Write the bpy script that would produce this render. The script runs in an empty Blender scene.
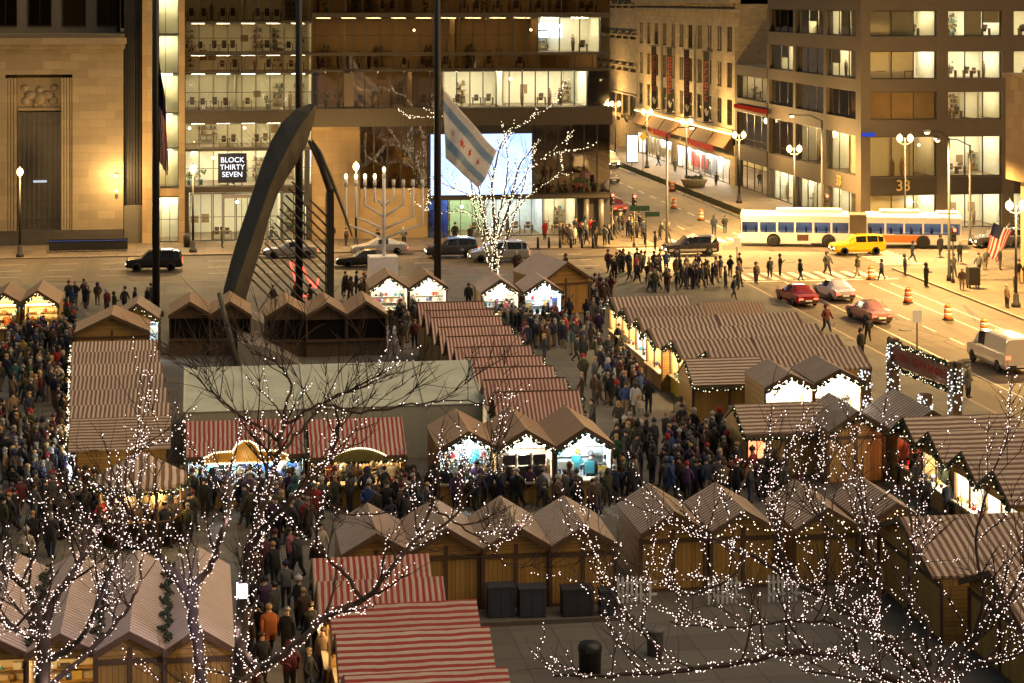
import bpy, bmesh, math, random
from mathutils import Vector, Matrix, Euler
R = math.radians
sc = bpy.context.scene
COL = sc.collection
rnd = random.Random(37)
# ---------------------------------------------------------------- camera
H, FPX, TH = 22.0, 2000.0, math.atan(307/2000)
S, C = math.sin(TH), math.cos(TH)
cam_d = bpy.data.cameras.new('camera'); cam = bpy.data.objects.new('camera', cam_d); COL.objects.link(cam)
cam_d.sensor_width = 36; cam_d.lens = 36*FPX/1024
cam_d.shift_y = -341.5/1024
cam_d.clip_start = 1; cam_d.clip_end = 3000
cam.location = (0, 0, H); cam.rotation_euler = (R(90), 0, -TH)
sc.camera = cam
# ---------------------------------------------------------------- sky, glow of the night, exposure
w = bpy.data.worlds.new('World'); sc.world = w; w.use_nodes = True
nt = w.node_tree; bg = nt.nodes['Background']
sky = nt.nodes.new('ShaderNodeTexSky'); sky.sky_type = 'NISHITA'; sky.sun_disc = False
sky.sun_elevation = R(3); sky.sun_rotation = R(115); sky.air_density = .7; sky.dust_density = 6; sky.ozone_density = .3
nt.links.new(sky.outputs[0], bg.inputs[0]); bg.inputs[1].default_value = 0.085
sun_d = bpy.data.lights.new('night_glow', 'SUN'); sun_d.energy = 0.74; sun_d.angle = R(70); sun_d.color = (1, .71, .44)
sun = bpy.data.objects.new('night_glow', sun_d); COL.objects.link(sun)
sun.rotation_euler = Vector((-.45, .16, -.85)).to_track_quat('-Z', 'Y').to_euler()
vs = sc.view_settings
vs.view_transform = 'Standard'; vs.look = 'None'; vs.gamma = 1; vs.use_curve_mapping = False; vs.exposure = 1.25
sc.render.engine = 'CYCLES'
sc.cycles.use_denoising = True; sc.cycles.denoiser = 'OPENIMAGEDENOISE'
sc.cycles.max_bounces = 6; sc.cycles.diffuse_bounces = 2; sc.cycles.glossy_bounces = 3; sc.cycles.transparent_max_bounces = 12
sc.cycles.sample_clamp_indirect = 3; sc.cycles.caustics_reflective = False; sc.cycles.caustics_refractive = False
sc.cycles.use_adaptive_sampling = False
LAMPS = 1.7
# ---------------------------------------------------------------- geometry of the site
def gp(px, py, z=0.0):
    "ground plan: where the sight line of a picture point meets height z"
    u = (px-512)/FPX; D = (H-z)*FPX/py
    return Vector((D*(S+u*C), D*(C-u*S), z))
def atD(px, py, D):
    u = (px-512)/FPX
    return Vector((D*(S+u*C), D*(C-u*S), H-D*py/FPX))
def onY(px, py, Y):
    return atD(px, py, Y/(C-(px-512)/FPX*S))
def onX(px, py, X):
    return atD(px, py, X/(S+(px-512)/FPX*C))
# ---------------------------------------------------------------- mesh builder
class MB:
    def __init__(s): s.v=[]; s.f=[]; s.m=[]; s.sm=[]; s.M=Matrix()
    def add(s, vs, fs, mi=0, smooth=False):
        b=len(s.v); M=s.M
        s.v += [tuple(M@Vector(p)) for p in vs]
        for f in fs: s.f.append([i+b for i in f]); s.m.append(mi); s.sm.append(smooth)
        return s
    def box(s, x0,y0,z0,x1,y1,z1, mi=0):
        return s.add([(x0,y0,z0),(x1,y0,z0),(x1,y1,z0),(x0,y1,z0),(x0,y0,z1),(x1,y0,z1),(x1,y1,z1),(x0,y1,z1)],
              [(0,3,2,1),(4,5,6,7),(0,1,5,4),(1,2,6,5),(2,3,7,6),(3,0,4,7)], mi)
    def hexa(s, p, mi=0):
        return s.add(p, [(0,3,2,1),(4,5,6,7),(0,1,5,4),(1,2,6,5),(2,3,7,6),(3,0,4,7)], mi)
    def quad(s, a,b,c,d, mi=0): return s.add([a,b,c,d], [(0,1,2,3)], mi)
    def tube(s, pts, rad, n=6, mi=0, cap=True, smooth=True):
        pts=[Vector(p) for p in pts]
        if not hasattr(rad,'__len__'): rad=[rad]*len(pts)
        vs=[]; fs=[]
        t0=(pts[1]-pts[0]).normalized()
        a=t0.orthogonal().normalized()
        for i,p in enumerate(pts):
            t=(pts[min(i+1,len(pts)-1)]-pts[max(i-1,0)])
            if t.length<1e-9: t=t0
            t.normalize(); a=a-t*a.dot(t)
            if a.length<1e-6: a=t.orthogonal()
            a.normalize(); b=t.cross(a)
            for k in range(n):
                q=2*math.pi*k/n; vs.append(p+(a*math.cos(q)+b*math.sin(q))*rad[i])
        for i in range(len(pts)-1):
            for k in range(n):
                k2=(k+1)%n; fs.append((i*n+k,i*n+k2,(i+1)*n+k2,(i+1)*n+k))
        if cap:
            fs.append(tuple(range(n-1,-1,-1))); fs.append(tuple(range((len(pts)-1)*n,len(pts)*n)))
        return s.add(vs, fs, mi, smooth)
    def lathe(s, prof, n=12, c=(0,0,0), mi=0, smooth=True, axis='z'):
        vs=[]; fs=[]
        for (r,z) in prof:
            for k in range(n):
                q=2*math.pi*k/n; x,y=r*math.cos(q),r*math.sin(q)
                p=(x,y,z) if axis=='z' else ((x,z,y) if axis=='y' else (z,x,y))
                vs.append((p[0]+c[0],p[1]+c[1],p[2]+c[2]))
        for i in range(len(prof)-1):
            for k in range(n):
                k2=(k+1)%n; fs.append((i*n+k,i*n+k2,(i+1)*n+k2,(i+1)*n+k))
        fs.append(tuple(range(n-1,-1,-1))); fs.append(tuple(range((len(prof)-1)*n,len(prof)*n)))
        return s.add(vs, fs, mi, smooth)
    def prism(s, poly, y0, y1, mi=0, plane='xz'):
        n=len(poly)
        f=(lambda a,b,t:(a,t,b)) if plane=='xz' else ((lambda a,b,t:(t,a,b)) if plane=='yz' else (lambda a,b,t:(a,b,t)))
        vs=[f(a,b,y0) for a,b in poly]+[f(a,b,y1) for a,b in poly]
        fs=[tuple(range(n)),tuple(range(2*n-1,n-1,-1))]+[(i,i+n,(i+1)%n+n,(i+1)%n) for i in range(n)]
        return s.add(vs, fs, mi)
    def octa(s, c, r, mi=0):
        x,y,z=c
        return s.add([(x+r,y,z),(x-r,y,z),(x,y+r,z),(x,y-r,z),(x,y,z+r),(x,y,z-r)],
              [(0,2,4),(2,1,4),(1,3,4),(3,0,4),(2,0,5),(1,2,5),(3,1,5),(0,3,5)], mi, True)
    def ball(s, c, r, n=10, m=7, mi=0, sq=(1,1,1)):
        prof=[]
        vs=[(c[0],c[1],c[2]+r*sq[2])]; fs=[]
        for i in range(1,m):
            a=math.pi*i/m
            for k in range(n):
                q=2*math.pi*k/n
                vs.append((c[0]+r*sq[0]*math.sin(a)*math.cos(q),c[1]+r*sq[1]*math.sin(a)*math.sin(q),c[2]+r*sq[2]*math.cos(a)))
        vs.append((c[0],c[1],c[2]-r*sq[2])); L=len(vs)-1
        for k in range(n):
            k2=(k+1)%n; fs.append((0,1+k,1+k2)); fs.append((L,L-n+k2,L-n+k))
            for i in range(m-2): fs.append((1+i*n+k,1+(i+1)*n+k,1+(i+1)*n+k2,1+i*n+k2))
        return s.add(vs, fs, mi, True)
    def mesh(s, name, mats):
        me=bpy.data.meshes.new(name); me.from_pydata(s.v,[],s.f)
        me.polygons.foreach_set('material_index', s.m); me.polygons.foreach_set('use_smooth', s.sm)
        for m in (mats if isinstance(mats,(list,tuple)) else [mats]): me.materials.append(m)
        bm=bmesh.new(); bm.from_mesh(me); bmesh.ops.recalc_face_normals(bm, faces=bm.faces); bm.to_mesh(me); bm.free()
        me.update(); return me
    def build(s, name, mats, parent=None, loc=None, rz=0):
        return link(name, s.mesh(name, mats), parent, loc, rz)
def link(name, me, parent=None, loc=None, rz=0):
    o=bpy.data.objects.new(name, me); COL.objects.link(o)
    if parent: o.parent=parent
    if loc is not None: o.location=loc
    o.rotation_euler=(0,0,rz)
    return o
def tag(o, label=None, cat=None, group=None, kind=None):
    if label: o['label']=label
    if cat: o['category']=cat
    if group: o['group']=group
    if kind: o['kind']=kind
    return o
def thing(name, label, cat, loc=(0,0,0), rz=0, group=None):
    o=bpy.data.objects.new(name, None); COL.objects.link(o); o.location=loc; o.rotation_euler=(0,0,rz); o.empty_display_size=.3
    return tag(o, label, cat, group)
KIDS={}
def copy_tree(o, parent=None, loc=None, rz=None):
    c=o.copy(); COL.objects.link(c)
    if parent: c.parent=parent
    if loc is not None: c.location=loc
    if rz is not None: c.rotation_euler=(0,0,rz)
    for ch in o.children: copy_tree(ch, c)
    return c
def text_mesh(body, size, depth, mat, name='lettering', align='CENTER'):
    cu=bpy.data.curves.new('t','FONT'); cu.body=body; cu.size=size; cu.extrude=depth; cu.align_x=align; cu.align_y='CENTER'; cu.space_line=.85
    o=bpy.data.objects.new('t',cu); COL.objects.link(o)
    dg=bpy.context.evaluated_depsgraph_get(); me=bpy.data.meshes.new_from_object(o.evaluated_get(dg))
    bpy.data.objects.remove(o); bpy.data.curves.remove(cu); me.name=name; me.materials.clear(); me.materials.append(mat); return me
# ---------------------------------------------------------------- materials
def _new(name):
    m=bpy.data.materials.new(name); m.use_nodes=True; n=m.node_tree.nodes; l=m.node_tree.links
    return m,n,l,n['Principled BSDF']
def _mix(n,l,a,b,fac):
    x=n.new('ShaderNodeMix'); x.data_type='RGBA'
    for i,v in ((6,a),(7,b)):
        if hasattr(v,'links'): l.new(v,x.inputs[i])
        else: x.inputs[i].default_value=(*v,1)
    if hasattr(fac,'links'): l.new(fac,x.inputs[0])
    else: x.inputs[0].default_value=fac
    return x.outputs[2]
def _math(n,l,op,a,b=None,c=None):
    x=n.new('ShaderNodeMath'); x.operation=op
    for i,v in enumerate((a,b,c)):
        if v is None: continue
        if hasattr(v,'links'): l.new(v,x.inputs[i])
        else: x.inputs[i].default_value=v
    return x.outputs[0]
def _noise(n,l,co,scale,detail=4,rough=.6):
    x=n.new('ShaderNodeTexNoise'); x.inputs['Scale'].default_value=scale; x.inputs['Detail'].default_value=detail; x.inputs['Roughness'].default_value=rough
    l.new(co,x.inputs['Vector']); return x.outputs[0]
def _co(n,l):
    t=n.new('ShaderNodeTexCoord'); return t.outputs['Object']
def _bump(n,l,p,h,st,dist=.02):
    b=n.new('ShaderNodeBump'); b.inputs['Strength'].default_value=st; b.inputs['Distance'].default_value=dist
    l.new(h,b.inputs['Height']); l.new(b.outputs[0],p.inputs['Normal'])
def dk(c,k): return tuple(min(1,v*k) for v in c)
def mat(name, col, rough=.7, metal=0, var=.25, scale=2.5, bump=.0, coat=0):
    m,n,l,p=_new(name); p.inputs['Roughness'].default_value=rough; p.inputs['Metallic'].default_value=metal
    co=_co(n,l); f=_noise(n,l,co,scale)
    l.new(_mix(n,l,dk(col,1-var),dk(col,1+var),f),p.inputs['Base Color'])
    if bump: _bump(n,l,p,_noise(n,l,co,scale*6),bump)
    if coat: p.inputs['Coat Weight'].default_value=coat
    return m
def stripes(name, c1, c2, axis, period, duty=.5, rough=.65):
    m,n,l,p=_new(name); p.inputs['Roughness'].default_value=rough
    co=_co(n,l); sp=n.new('ShaderNodeSeparateXYZ'); l.new(co,sp.inputs[0])
    fr=_math(n,l,'FRACT',_math(n,l,'ADD',_math(n,l,'DIVIDE',sp.outputs[axis],period),_math(n,l,'MULTIPLY',_noise(n,l,co,.9,2),.5)))
    on=_math(n,l,'GREATER_THAN',fr,duty)
    oi=n.new('ShaderNodeObjectInfo')
    base=_mix(n,l,c1,c2,on)
    d=_noise(n,l,co,1.3,5); d2=_noise(n,l,co,9,3)
    k=_math(n,l,'ADD',_math(n,l,'MULTIPLY',d,.45),_math(n,l,'MULTIPLY',d2,.25))
    k=_math(n,l,'ADD',k,_math(n,l,'MULTIPLY',oi.outputs['Random'],.22))
    sh=_mix(n,l,base,dk(c1,.55),_math(n,l,'MULTIPLY',_math(n,l,'SUBTRACT',k,.30),1.15))
    l.new(sh,p.inputs['Base Color'])
    tri=_math(n,l,'PINGPONG',sp.outputs[axis],period/2)
    _bump(n,l,p,tri,.5,.5)
    return m
def planks(name, col, axis, period=.16, rough=.6):
    m,n,l,p=_new(name); p.inputs['Roughness'].default_value=rough
    co=_co(n,l); sp=n.new('ShaderNodeSeparateXYZ'); l.new(co,sp.inputs[0])
    q=_math(n,l,'DIVIDE',sp.outputs[axis],period); fr=_math(n,l,'FRACT',q)
    seam=_math(n,l,'LESS_THAN',fr,.09)
    wn=n.new('ShaderNodeTexWhiteNoise'); wn.noise_dimensions='1D'; l.new(_math(n,l,'FLOOR',q),wn.inputs['W'])
    nz=_noise(n,l,co,4,5)
    f=_math(n,l,'ADD',_math(n,l,'MULTIPLY',wn.outputs[0],.45),_math(n,l,'MULTIPLY',nz,.55))
    base=_mix(n,l,dk(col,.62),dk(col,1.3),f)
    l.new(_mix(n,l,base,dk(col,.25),seam),p.inputs['Base Color'])
    return m
def masonry(name, col, bw, bh, rough=.8, axis=0, var=.18, mortar=.012):
    "ashlar blocks: brick texture over (x or y, z)"
    m,n,l,p=_new(name); p.inputs['Roughness'].default_value=rough
    co=_co(n,l); sp=n.new('ShaderNodeSeparateXYZ'); l.new(co,sp.inputs[0]); cb=n.new('ShaderNodeCombineXYZ')
    l.new(_math(n,l,'ADD',sp.outputs[0],sp.outputs[1]),cb.inputs[0]); l.new(sp.outputs[2],cb.inputs[1])
    b=n.new('ShaderNodeTexBrick'); l.new(cb.outputs[0],b.inputs['Vector']); b.inputs['Scale'].default_value=1
    b.inputs['Brick Width'].default_value=bw; b.inputs['Row Height'].default_value=bh; b.inputs['Mortar Size'].default_value=mortar
    b.inputs['Color1'].default_value=(*dk(col,1-var),1); b.inputs['Color2'].default_value=(*dk(col,1+var),1); b.inputs['Mortar'].default_value=(*dk(col,.6),1)
    f=_noise(n,l,co,.5,6,.65)
    l.new(_mix(n,l,b.outputs[0],dk(col,.6),_math(n,l,'MULTIPLY',f,.5)),p.inputs['Base Color'])
    _bump(n,l,p,_noise(n,l,co,8),.25)
    return m
def paving(name, col, size, rough=.75, var=.2, joint=.03, patch=.5, tint=None):
    m,n,l,p=_new(name)
    co=_co(n,l)
    b=n.new('ShaderNodeTexBrick'); l.new(co,b.inputs['Vector']); b.offset=0; b.inputs['Scale'].default_value=1
    b.inputs['Brick Width'].default_value=size; b.inputs['Row Height'].default_value=size; b.inputs['Mortar Size'].default_value=joint
    b.inputs['Color1'].default_value=(*dk(col,1-var),1); b.inputs['Color2'].default_value=(*dk(col,1+var),1); b.inputs['Mortar'].default_value=(*dk(col,.55),1)
    f=_noise(n,l,co,.22,6,.7); f2=_noise(n,l,co,2.4,5,.7)
    a=_mix(n,l,b.outputs[0],tint or dk(col,.5),_math(n,l,'MULTIPLY',f,patch))
    a=_mix(n,l,a,dk(col,.4),_math(n,l,'MULTIPLY',_math(n,l,'SUBTRACT',f2,.5),1.2))
    l.new(a,p.inputs['Base Color'])
    r=_math(n,l,'ADD',_math(n,l,'MULTIPLY',f,.4),rough-.2); l.new(r,p.inputs['Roughness'])
    _bump(n,l,p,_noise(n,l,co,14),.2)
    return m
def asphalt(name, col=(.06,.055,.05)):
    m,n,l,p=_new(name); co=_co(n,l)
    f=_noise(n,l,co,.25,6,.7); f2=_noise(n,l,co,30,2); f3=_noise(n,l,co,1.5,5)
    a=_mix(n,l,dk(col,.6),dk(col,1.6),f); a=_mix(n,l,a,dk(col,1.9),_math(n,l,'MULTIPLY',f2,.35)); a=_mix(n,l,a,dk(col,.4),_math(n,l,'MULTIPLY',_math(n,l,'SUBTRACT',f3,.52),1.5))
    vo=n.new('ShaderNodeTexVoronoi'); vo.feature='DISTANCE_TO_EDGE'; vo.inputs['Scale'].default_value=.16; l.new(co,vo.inputs['Vector'])
    v2=n.new('ShaderNodeTexVoronoi'); v2.distance='CHEBYCHEV'; v2.inputs['Scale'].default_value=.13; l.new(co,v2.inputs['Vector'])
    sp=n.new('ShaderNodeSeparateColor'); l.new(v2.outputs['Color'],sp.inputs[0])
    a=_mix(n,l,a,dk(col,.5),_math(n,l,'MULTIPLY',_math(n,l,'GREATER_THAN',sp.outputs[0],.72),.55))
    a=_mix(n,l,a,dk(col,.35),_math(n,l,'LESS_THAN',vo.outputs[0],.009))
    mp=n.new('ShaderNodeMapping'); mp.inputs['Scale'].default_value=(1.3,.05,1); l.new(co,mp.inputs[0])
    a=_mix(n,l,a,dk(col,.45),_math(n,l,'MULTIPLY',_math(n,l,'GREATER_THAN',_noise(n,l,mp.outputs[0],1.0,3),.58),.35))
    l.new(a,p.inputs['Base Color']); p.inputs['Roughness'].default_value=.72
    _bump(n,l,p,f2,.3)
    return m
def emit(name, col, st, sample=True):
    m,n,l,p=_new(name); n.remove(p); e=n.new('ShaderNodeEmission'); e.inputs[0].default_value=(*col,1); e.inputs[1].default_value=st
    l.new(e.outputs[0],n['Material Output'].inputs[0])
    if not sample: m.cycles.emission_sampling='NONE'
    return m
def glass(name, tint=(.8,.85,.8), refl=.12, wavy=0.0, rough=.02, ior=1.5):
    m,n,l,p=_new(name); n.remove(p)
    t=n.new('ShaderNodeBsdfTransparent'); t.inputs[0].default_value=(*tint,1); g=n.new('ShaderNodeBsdfGlossy'); g.inputs['Roughness'].default_value=rough
    g.inputs[0].default_value=(.95,.9,.8,1)
    fr=n.new('ShaderNodeFresnel'); fr.inputs[0].default_value=ior
    x=n.new('ShaderNodeMixShader'); l.new(_math(n,l,'ADD',fr.outputs[0],refl-.04),x.inputs[0]); l.new(t.outputs[0],x.inputs[1]); l.new(g.outputs[0],x.inputs[2]); l.new(x.outputs[0],n['Material Output'].inputs[0])
    if wavy:
        co=_co(n,l); b=n.new('ShaderNodeBump'); b.inputs['Strength'].default_value=wavy; b.inputs['Distance'].default_value=.05
        l.new(_noise(n,l,co,.45,2,.4),b.inputs['Height']); l.new(b.outputs[0],g.inputs['Normal'])
    return m
MT={}
def mm(key, *a, **k):
    "plain material kept by colour name"
    if key not in MT: MT[key]=mat(key,*a,**k)
    return MT[key]
LIME=masonry('limestone',(.22,.178,.118),1.6,.75)
BEIGE=masonry('terracotta_cladding',(.33,.265,.165),1.1,.55)
CONC=mat('brown_precast',(.075,.058,.040),.75,var=.2,scale=1.2,bump=.2)
DSTONE=masonry('dark_granite',(.045,.04,.035),1.2,.8)
TANP=masonry('tan_stone_panel',(.36,.26,.14),1.4,1.0)
BRONZE=mat('dark_bronze',(.05,.045,.04),.5,.4)
STEEL=mat('dark_steel',(.016,.015,.014),.75,0)
BLACK=mat('black_paint',(.012,.012,.012),.45)
GREYM=mat('grey_metal',(.22,.21,.2),.45,.5)
MULL=mat('mullion',(.05,.045,.035),.4,.5)
WHITE=mat('white_paint',(.72,.72,.7),.5,var=.1)
IVORY=mat('ivory_wall',(.74,.70,.56),.8,var=.1)
CEILW=mat('ceiling_white',(.75,.72,.62),.8,var=.05)
CARPET=mat('office_floor',(.16,.12,.08),.9)
FURN=mat('office_furniture',(.13,.09,.06),.6)
LEAF=mat('leaf_green',(.06,.10,.03),.7,var=.5,scale=6)
ROOMGLOW=emit('ceiling_light_panel',(1,.86,.56),22.0)
ROOMWHITE=emit('shop_light_panel',(1,.92,.68),32.0)
ROOMDIM=emit('dim_lamp_and_reflection',(1,.74,.42),8.0)  # dim office lamps; in the glass centre added in place of reflected tower lights
ROOMBLUE=emit('blue_shop_light',(.35,.55,1),7.0)
GL=glass('window_glass',(.86,.86,.78),.10,.02)
GLS=glass('shop_glass',(.95,.95,.92),.04,0,.02,1.12)
GLB=glass('bus_glass',(.42,.44,.46),.04,0,.02,1.3)
GLD=glass('dark_mirror_glass',(.50,.42,.29),.22,.10)
GLM=glass('tinted_curtain_glass',(.60,.58,.48),.26,.03)
SCREEN=emit('led_screen_light',(.66,.82,1),1.6)
GLOBE=emit('lamp_globe_light',(1,.66,.26),5.0)
SODIUM=(1,.61,.22)
BULBW=emit('fairy_bulb_pink_white',(1,.74,.65),1.8,False)
BULBY=emit('fairy_bulb_warm',(1,.82,.50),1.8,False)
REDL=emit('red_signal_light',(1,.06,.03),6,False)
TAIL=emit('tail_light',(1,.07,.03),3.0,False)
HEADL=emit('headlight',(1,.93,.75),9,False)
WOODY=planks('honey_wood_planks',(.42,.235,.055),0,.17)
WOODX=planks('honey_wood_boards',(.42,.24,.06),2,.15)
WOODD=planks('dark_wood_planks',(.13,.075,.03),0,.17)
TRIM=mat('brown_timber',(.10,.055,.025),.7)
YEL=mat('yellow_painted_panel',(.65,.45,.03),.5)
GREEN=mat('fir_garland',(.035,.05,.028),.9,var=.6,scale=14)
SHELFW=mat('white_shelf_board',(.7,.66,.58),.6)
# ================================================================ THE GROUND
ASPH=asphalt('asphalt',(.078,.06,.04)); ASPH2=asphalt('near_asphalt',(.075,.065,.055))
PLAZA=paving('granite_plaza',(.15,.14,.115),1.5,.75,patch=.85)
WALK=paving('concrete_walk',(.15,.118,.08),1.5,.8,patch=.4)
def sheet(name,x0,y0,x1,y1,z,m):
    return tag(MB().quad((x0,y0,z),(x1,y0,z),(x1,y1,z),(x0,y1,z)).build(name,m),kind='structure')
def slab(name,x0,y0,x1,y1,m,z1=0.0,z0=-.5):
    return tag(MB().box(x0,y0,z0,x1,y1,z1).build(name,m),kind='structure')
sheet('ground',-900,-200,1100,1600,-.13,ASPH)
slab('plaza',-120,10,41.5,158.5,PLAZA)
slab('far_sidewalk',-120,175.3,39.8,330,WALK)
slab('right_sidewalk',54.6,175.3,160,420,WALK)
slab('corner_sidewalk',56.0,10,160,157.5,WALK)
PAINT=mat('worn_road_paint',(.55,.50,.40),.7,var=.35,scale=5)
PAINTY=mat('worn_yellow_paint',(.5,.36,.08),.7,var=.35,scale=5)
mk=MB(); mz=-.122
def bar(x0,y0,x1,y1,mi=0): mk.quad((x0,y0,mz),(x1,y0,mz),(x1,y1,mz),(x0,y1,mz),mi)
for i in range(11): bar(42.2+i*1.12,153.2,42.75+i*1.12,157.2)
for i in range(12): bar(36.2,160.6+i*1.22,39.9,161.15+i*1.22)
for i in range(12): bar(56.0,160.6+i*1.22,59.6,161.15+i*1.22)
for i in range(11): bar(42.2+i*1.12,177.5,42.75+i*1.12,180.8)
for i in range(22):
    bar(-60+i*4.3,167.4,-57.8+i*4.3,167.55); bar(-60+i*4.3,163.6,-57.8+i*4.3,163.75); bar(-60+i*4.3,171.3,-57.8+i*4.3,171.45)
for i in range(20): bar(64+i*4.3,167.4,66.2+i*4.3,167.55)
bar(44.9,40,45.05,152); bar(51.2,40,51.35,150); bar(52.9,40,53.05,150); bar(41.8,152.2,54.4,152.6)
for i in range(24): bar(48.1,150-i*5,48.25,147.5-i*5)
for i in range(34): bar(45.6,182+i*6,45.75,185+i*6); bar(49.6,182+i*6,49.75,185+i*6)
tag(mk.build('road_markings',[PAINT,PAINTY]),kind='structure')
def kerb(name,x0,y0,x1,y1): return slab(name,x0,y0,x1,y1,mm('kerb_stone',(.28,.23,.17),.8),.006,-.4)
kerb('kerb',-120,158.5,41.7,158.7); kerb('kerb',41.5,10,41.7,158.49); kerb('kerb',-120,175.1,39.8,175.3); kerb('kerb',39.8,175.1,40.0,330)
kerb('kerb',54.4,175.1,160,175.3); kerb('kerb',54.4,175.31,54.6,420); kerb('kerb',55.8,10,56.0,157.5); kerb('kerb',55.8,157.51,160,157.7)
GRIT=mat('melted_snow_patch',(.30,.28,.24),.9,var=.4,scale=6)
# ================================================================ BUILDINGS
YF=184.0
def room(b, x0,x1,z0,z1, lit=0, deep=5.0, y0=.35, fill=True, r=rnd, wall=IVORY, glow=None):
    "an interior behind a window: back wall, sides, floor, ceiling, its lamps and furniture"
    k=MB(); y1=y0+deep
    k.quad((x0,y1,z0),(x1,y1,z0),(x1,y1,z1),(x0,y1,z1),0)
    k.quad((x0,y0,z0),(x0,y1,z0),(x0,y1,z1),(x0,y0,z1),0); k.quad((x1,y0,z0),(x1,y1,z0),(x1,y1,z1),(x1,y0,z1),0)
    k.quad((x0,y0,z0),(x1,y0,z0),(x1,y1,z0),(x0,y1,z0),1); k.quad((x0,y0,z1),(x1,y0,z1),(x1,y1,z1),(x0,y1,z1),2)
    if lit:
        n=max(1,int((x1-x0)/2.2))
        for i in range(n):
            cx=x0+(i+.5)*(x1-x0)/n
            for yy in (y0+1.0,y0+3.0):
                k.box(cx-.6,yy,z1-.09,cx+.6,yy+.35,z1-.03,3)
    if fill and deep>2:
        h=z1-z0; n=int((x1-x0)/1.0)
        for i in range(n):
            t=r.random(); cx=x0+.5+i*1.0+r.uniform(-.2,.2); yq=y0+r.uniform(.4,2.2)
            if t<.42:
                k.box(cx-.45,yq,z0+.68,cx+.4,yq+.7,z0+.74,4+r.randrange(2)); k.box(cx-.42,yq+.05,z0,cx-.36,yq+.6,z0+.68,4); k.box(cx+.32,yq+.05,z0,cx+.38,yq+.6,z0+.68,4)
                if r.random()<.7: k.box(cx-.22,yq+.4,z0+.8,cx+.2,yq+.44,z0+1.12,4); k.box(cx-.03,yq+.4,z0+.74,cx+.02,yq+.44,z0+.8,4)
                k.box(cx-.2,yq+.75,z0+.4,cx+.2,yq+.82,z0+1.0,6); k.box(cx-.2,yq+.82,z0+.4,cx+.2,yq+1.2,z0+.48,6)
            elif t<.58:
                for s in range(4):
                    k.box(cx-.5,y1-.4,z0+.3+s*.5,cx+.5,y1-.02,z0+.34+s*.5,7)
                    for _ in range(4): a=cx-.45+r.random()*.8; k.box(a,y1-.35,z0+.345+s*.5,a+r.uniform(.06,.18),y1-.1,z0+.34+s*.5+r.uniform(.12,.4),4+r.randrange(5))
            elif t<.68: k.box(cx-.4,y1-.08,z0+.9,cx+.3,y1-.03,z0+r.uniform(1.4,1.9),5)
            elif t<.76:
                k.tube([(cx,yq,z0),(cx,yq,z0+.5)],.14,8,8)
                for _ in range(22): k.octa((cx+r.gauss(0,.2),yq+r.gauss(0,.15),z0+.95+r.gauss(0,.25)),r.uniform(.06,.12),9)
            elif t<.84: k.box(cx-.06,y0+.3,z0,cx+.06,y1-.1,z1-.1,0)
            elif t<.92 and lit: 
                k.tube([(cx,yq,z1),(cx,yq,z1-h*.22)],.012,4,4); k.ball((cx,yq,z1-h*.25),.12,7,5,3)
            elif lit:
                k.tube([(cx,yq,z0),(cx,yq,z0+.85),(cx,yq,z0+1.4)],[.12,.2,.17],8,4+r.randrange(4)); k.ball((cx,yq,z0+1.55),.11,7,5,10)
    return k.build('interior',[wall,CARPET,CEILW,glow or ROOMGLOW,FURN,mm('framed_picture',(.25,.16,.08)),mm('chair_fabric',(.10,.05,.04)),mm('shelf_wood',(.35,.22,.1)),mm('box_teal',(.08,.2,.22)),LEAF,mm('face_tone',(.4,.25,.18))],b)
def rect_frame(k,x0,x1,z0,z1,y0,y1,t,nm=0,nh=0,mi=0,mt=.05):
    k.box(x0,y0,z0,x0+t,y1,z1,mi); k.box(x1-t,y0,z0,x1,y1,z1,mi); k.box(x0+t,y0,z0,x1-t,y1,z0+t,mi); k.box(x0+t,y0,z1-t,x1-t,y1,z1,mi)
    for i in range(nm):
        cx=x0+(i+1)*(x1-x0)/(nm+1); k.box(cx-mt/2,y0+.01,z0+t,cx+mt/2,y1-.01,z1-t,mi)
    for i in range(nh):
        cz=z0+(i+1)*(z1-z0)/(nh+1); k.box(x0+t,y0+.015,cz-mt/2,x1-t,y1-.015,cz+mt/2,mi)
def window(b, x0,x1,z0,z1, nm=1, y=.25, g=None, fr=MULL, nh=0, t=.07, M=None, mt=.05):
    k=MB(); rect_frame(k,x0,x1,z0,z1,y,y+.12,t,nm,nh,0,mt)
    o=k.build('window',fr,b)
    MB().quad((x0+t,y+.06,z0+t),(x1-t,y+.06,z0+t),(x1-t,y+.06,z1-t),(x0+t,y+.06,z1-t)).build('pane',g or GL,o)
    return o
def zY(px,py): return onY(px,py,YF).z
def xY(px): return onY(px,0,YF).x
def point(name, loc, energy, col, parent=None, rad=.15):
    d=bpy.data.lights.new(name,'POINT'); d.energy=energy*LAMPS; d.color=col; d.shadow_soft_size=rad
    o=bpy.data.objects.new(name,d); COL.objects.link(o); o.location=loc
    if parent: o.parent=parent
    return o
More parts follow.
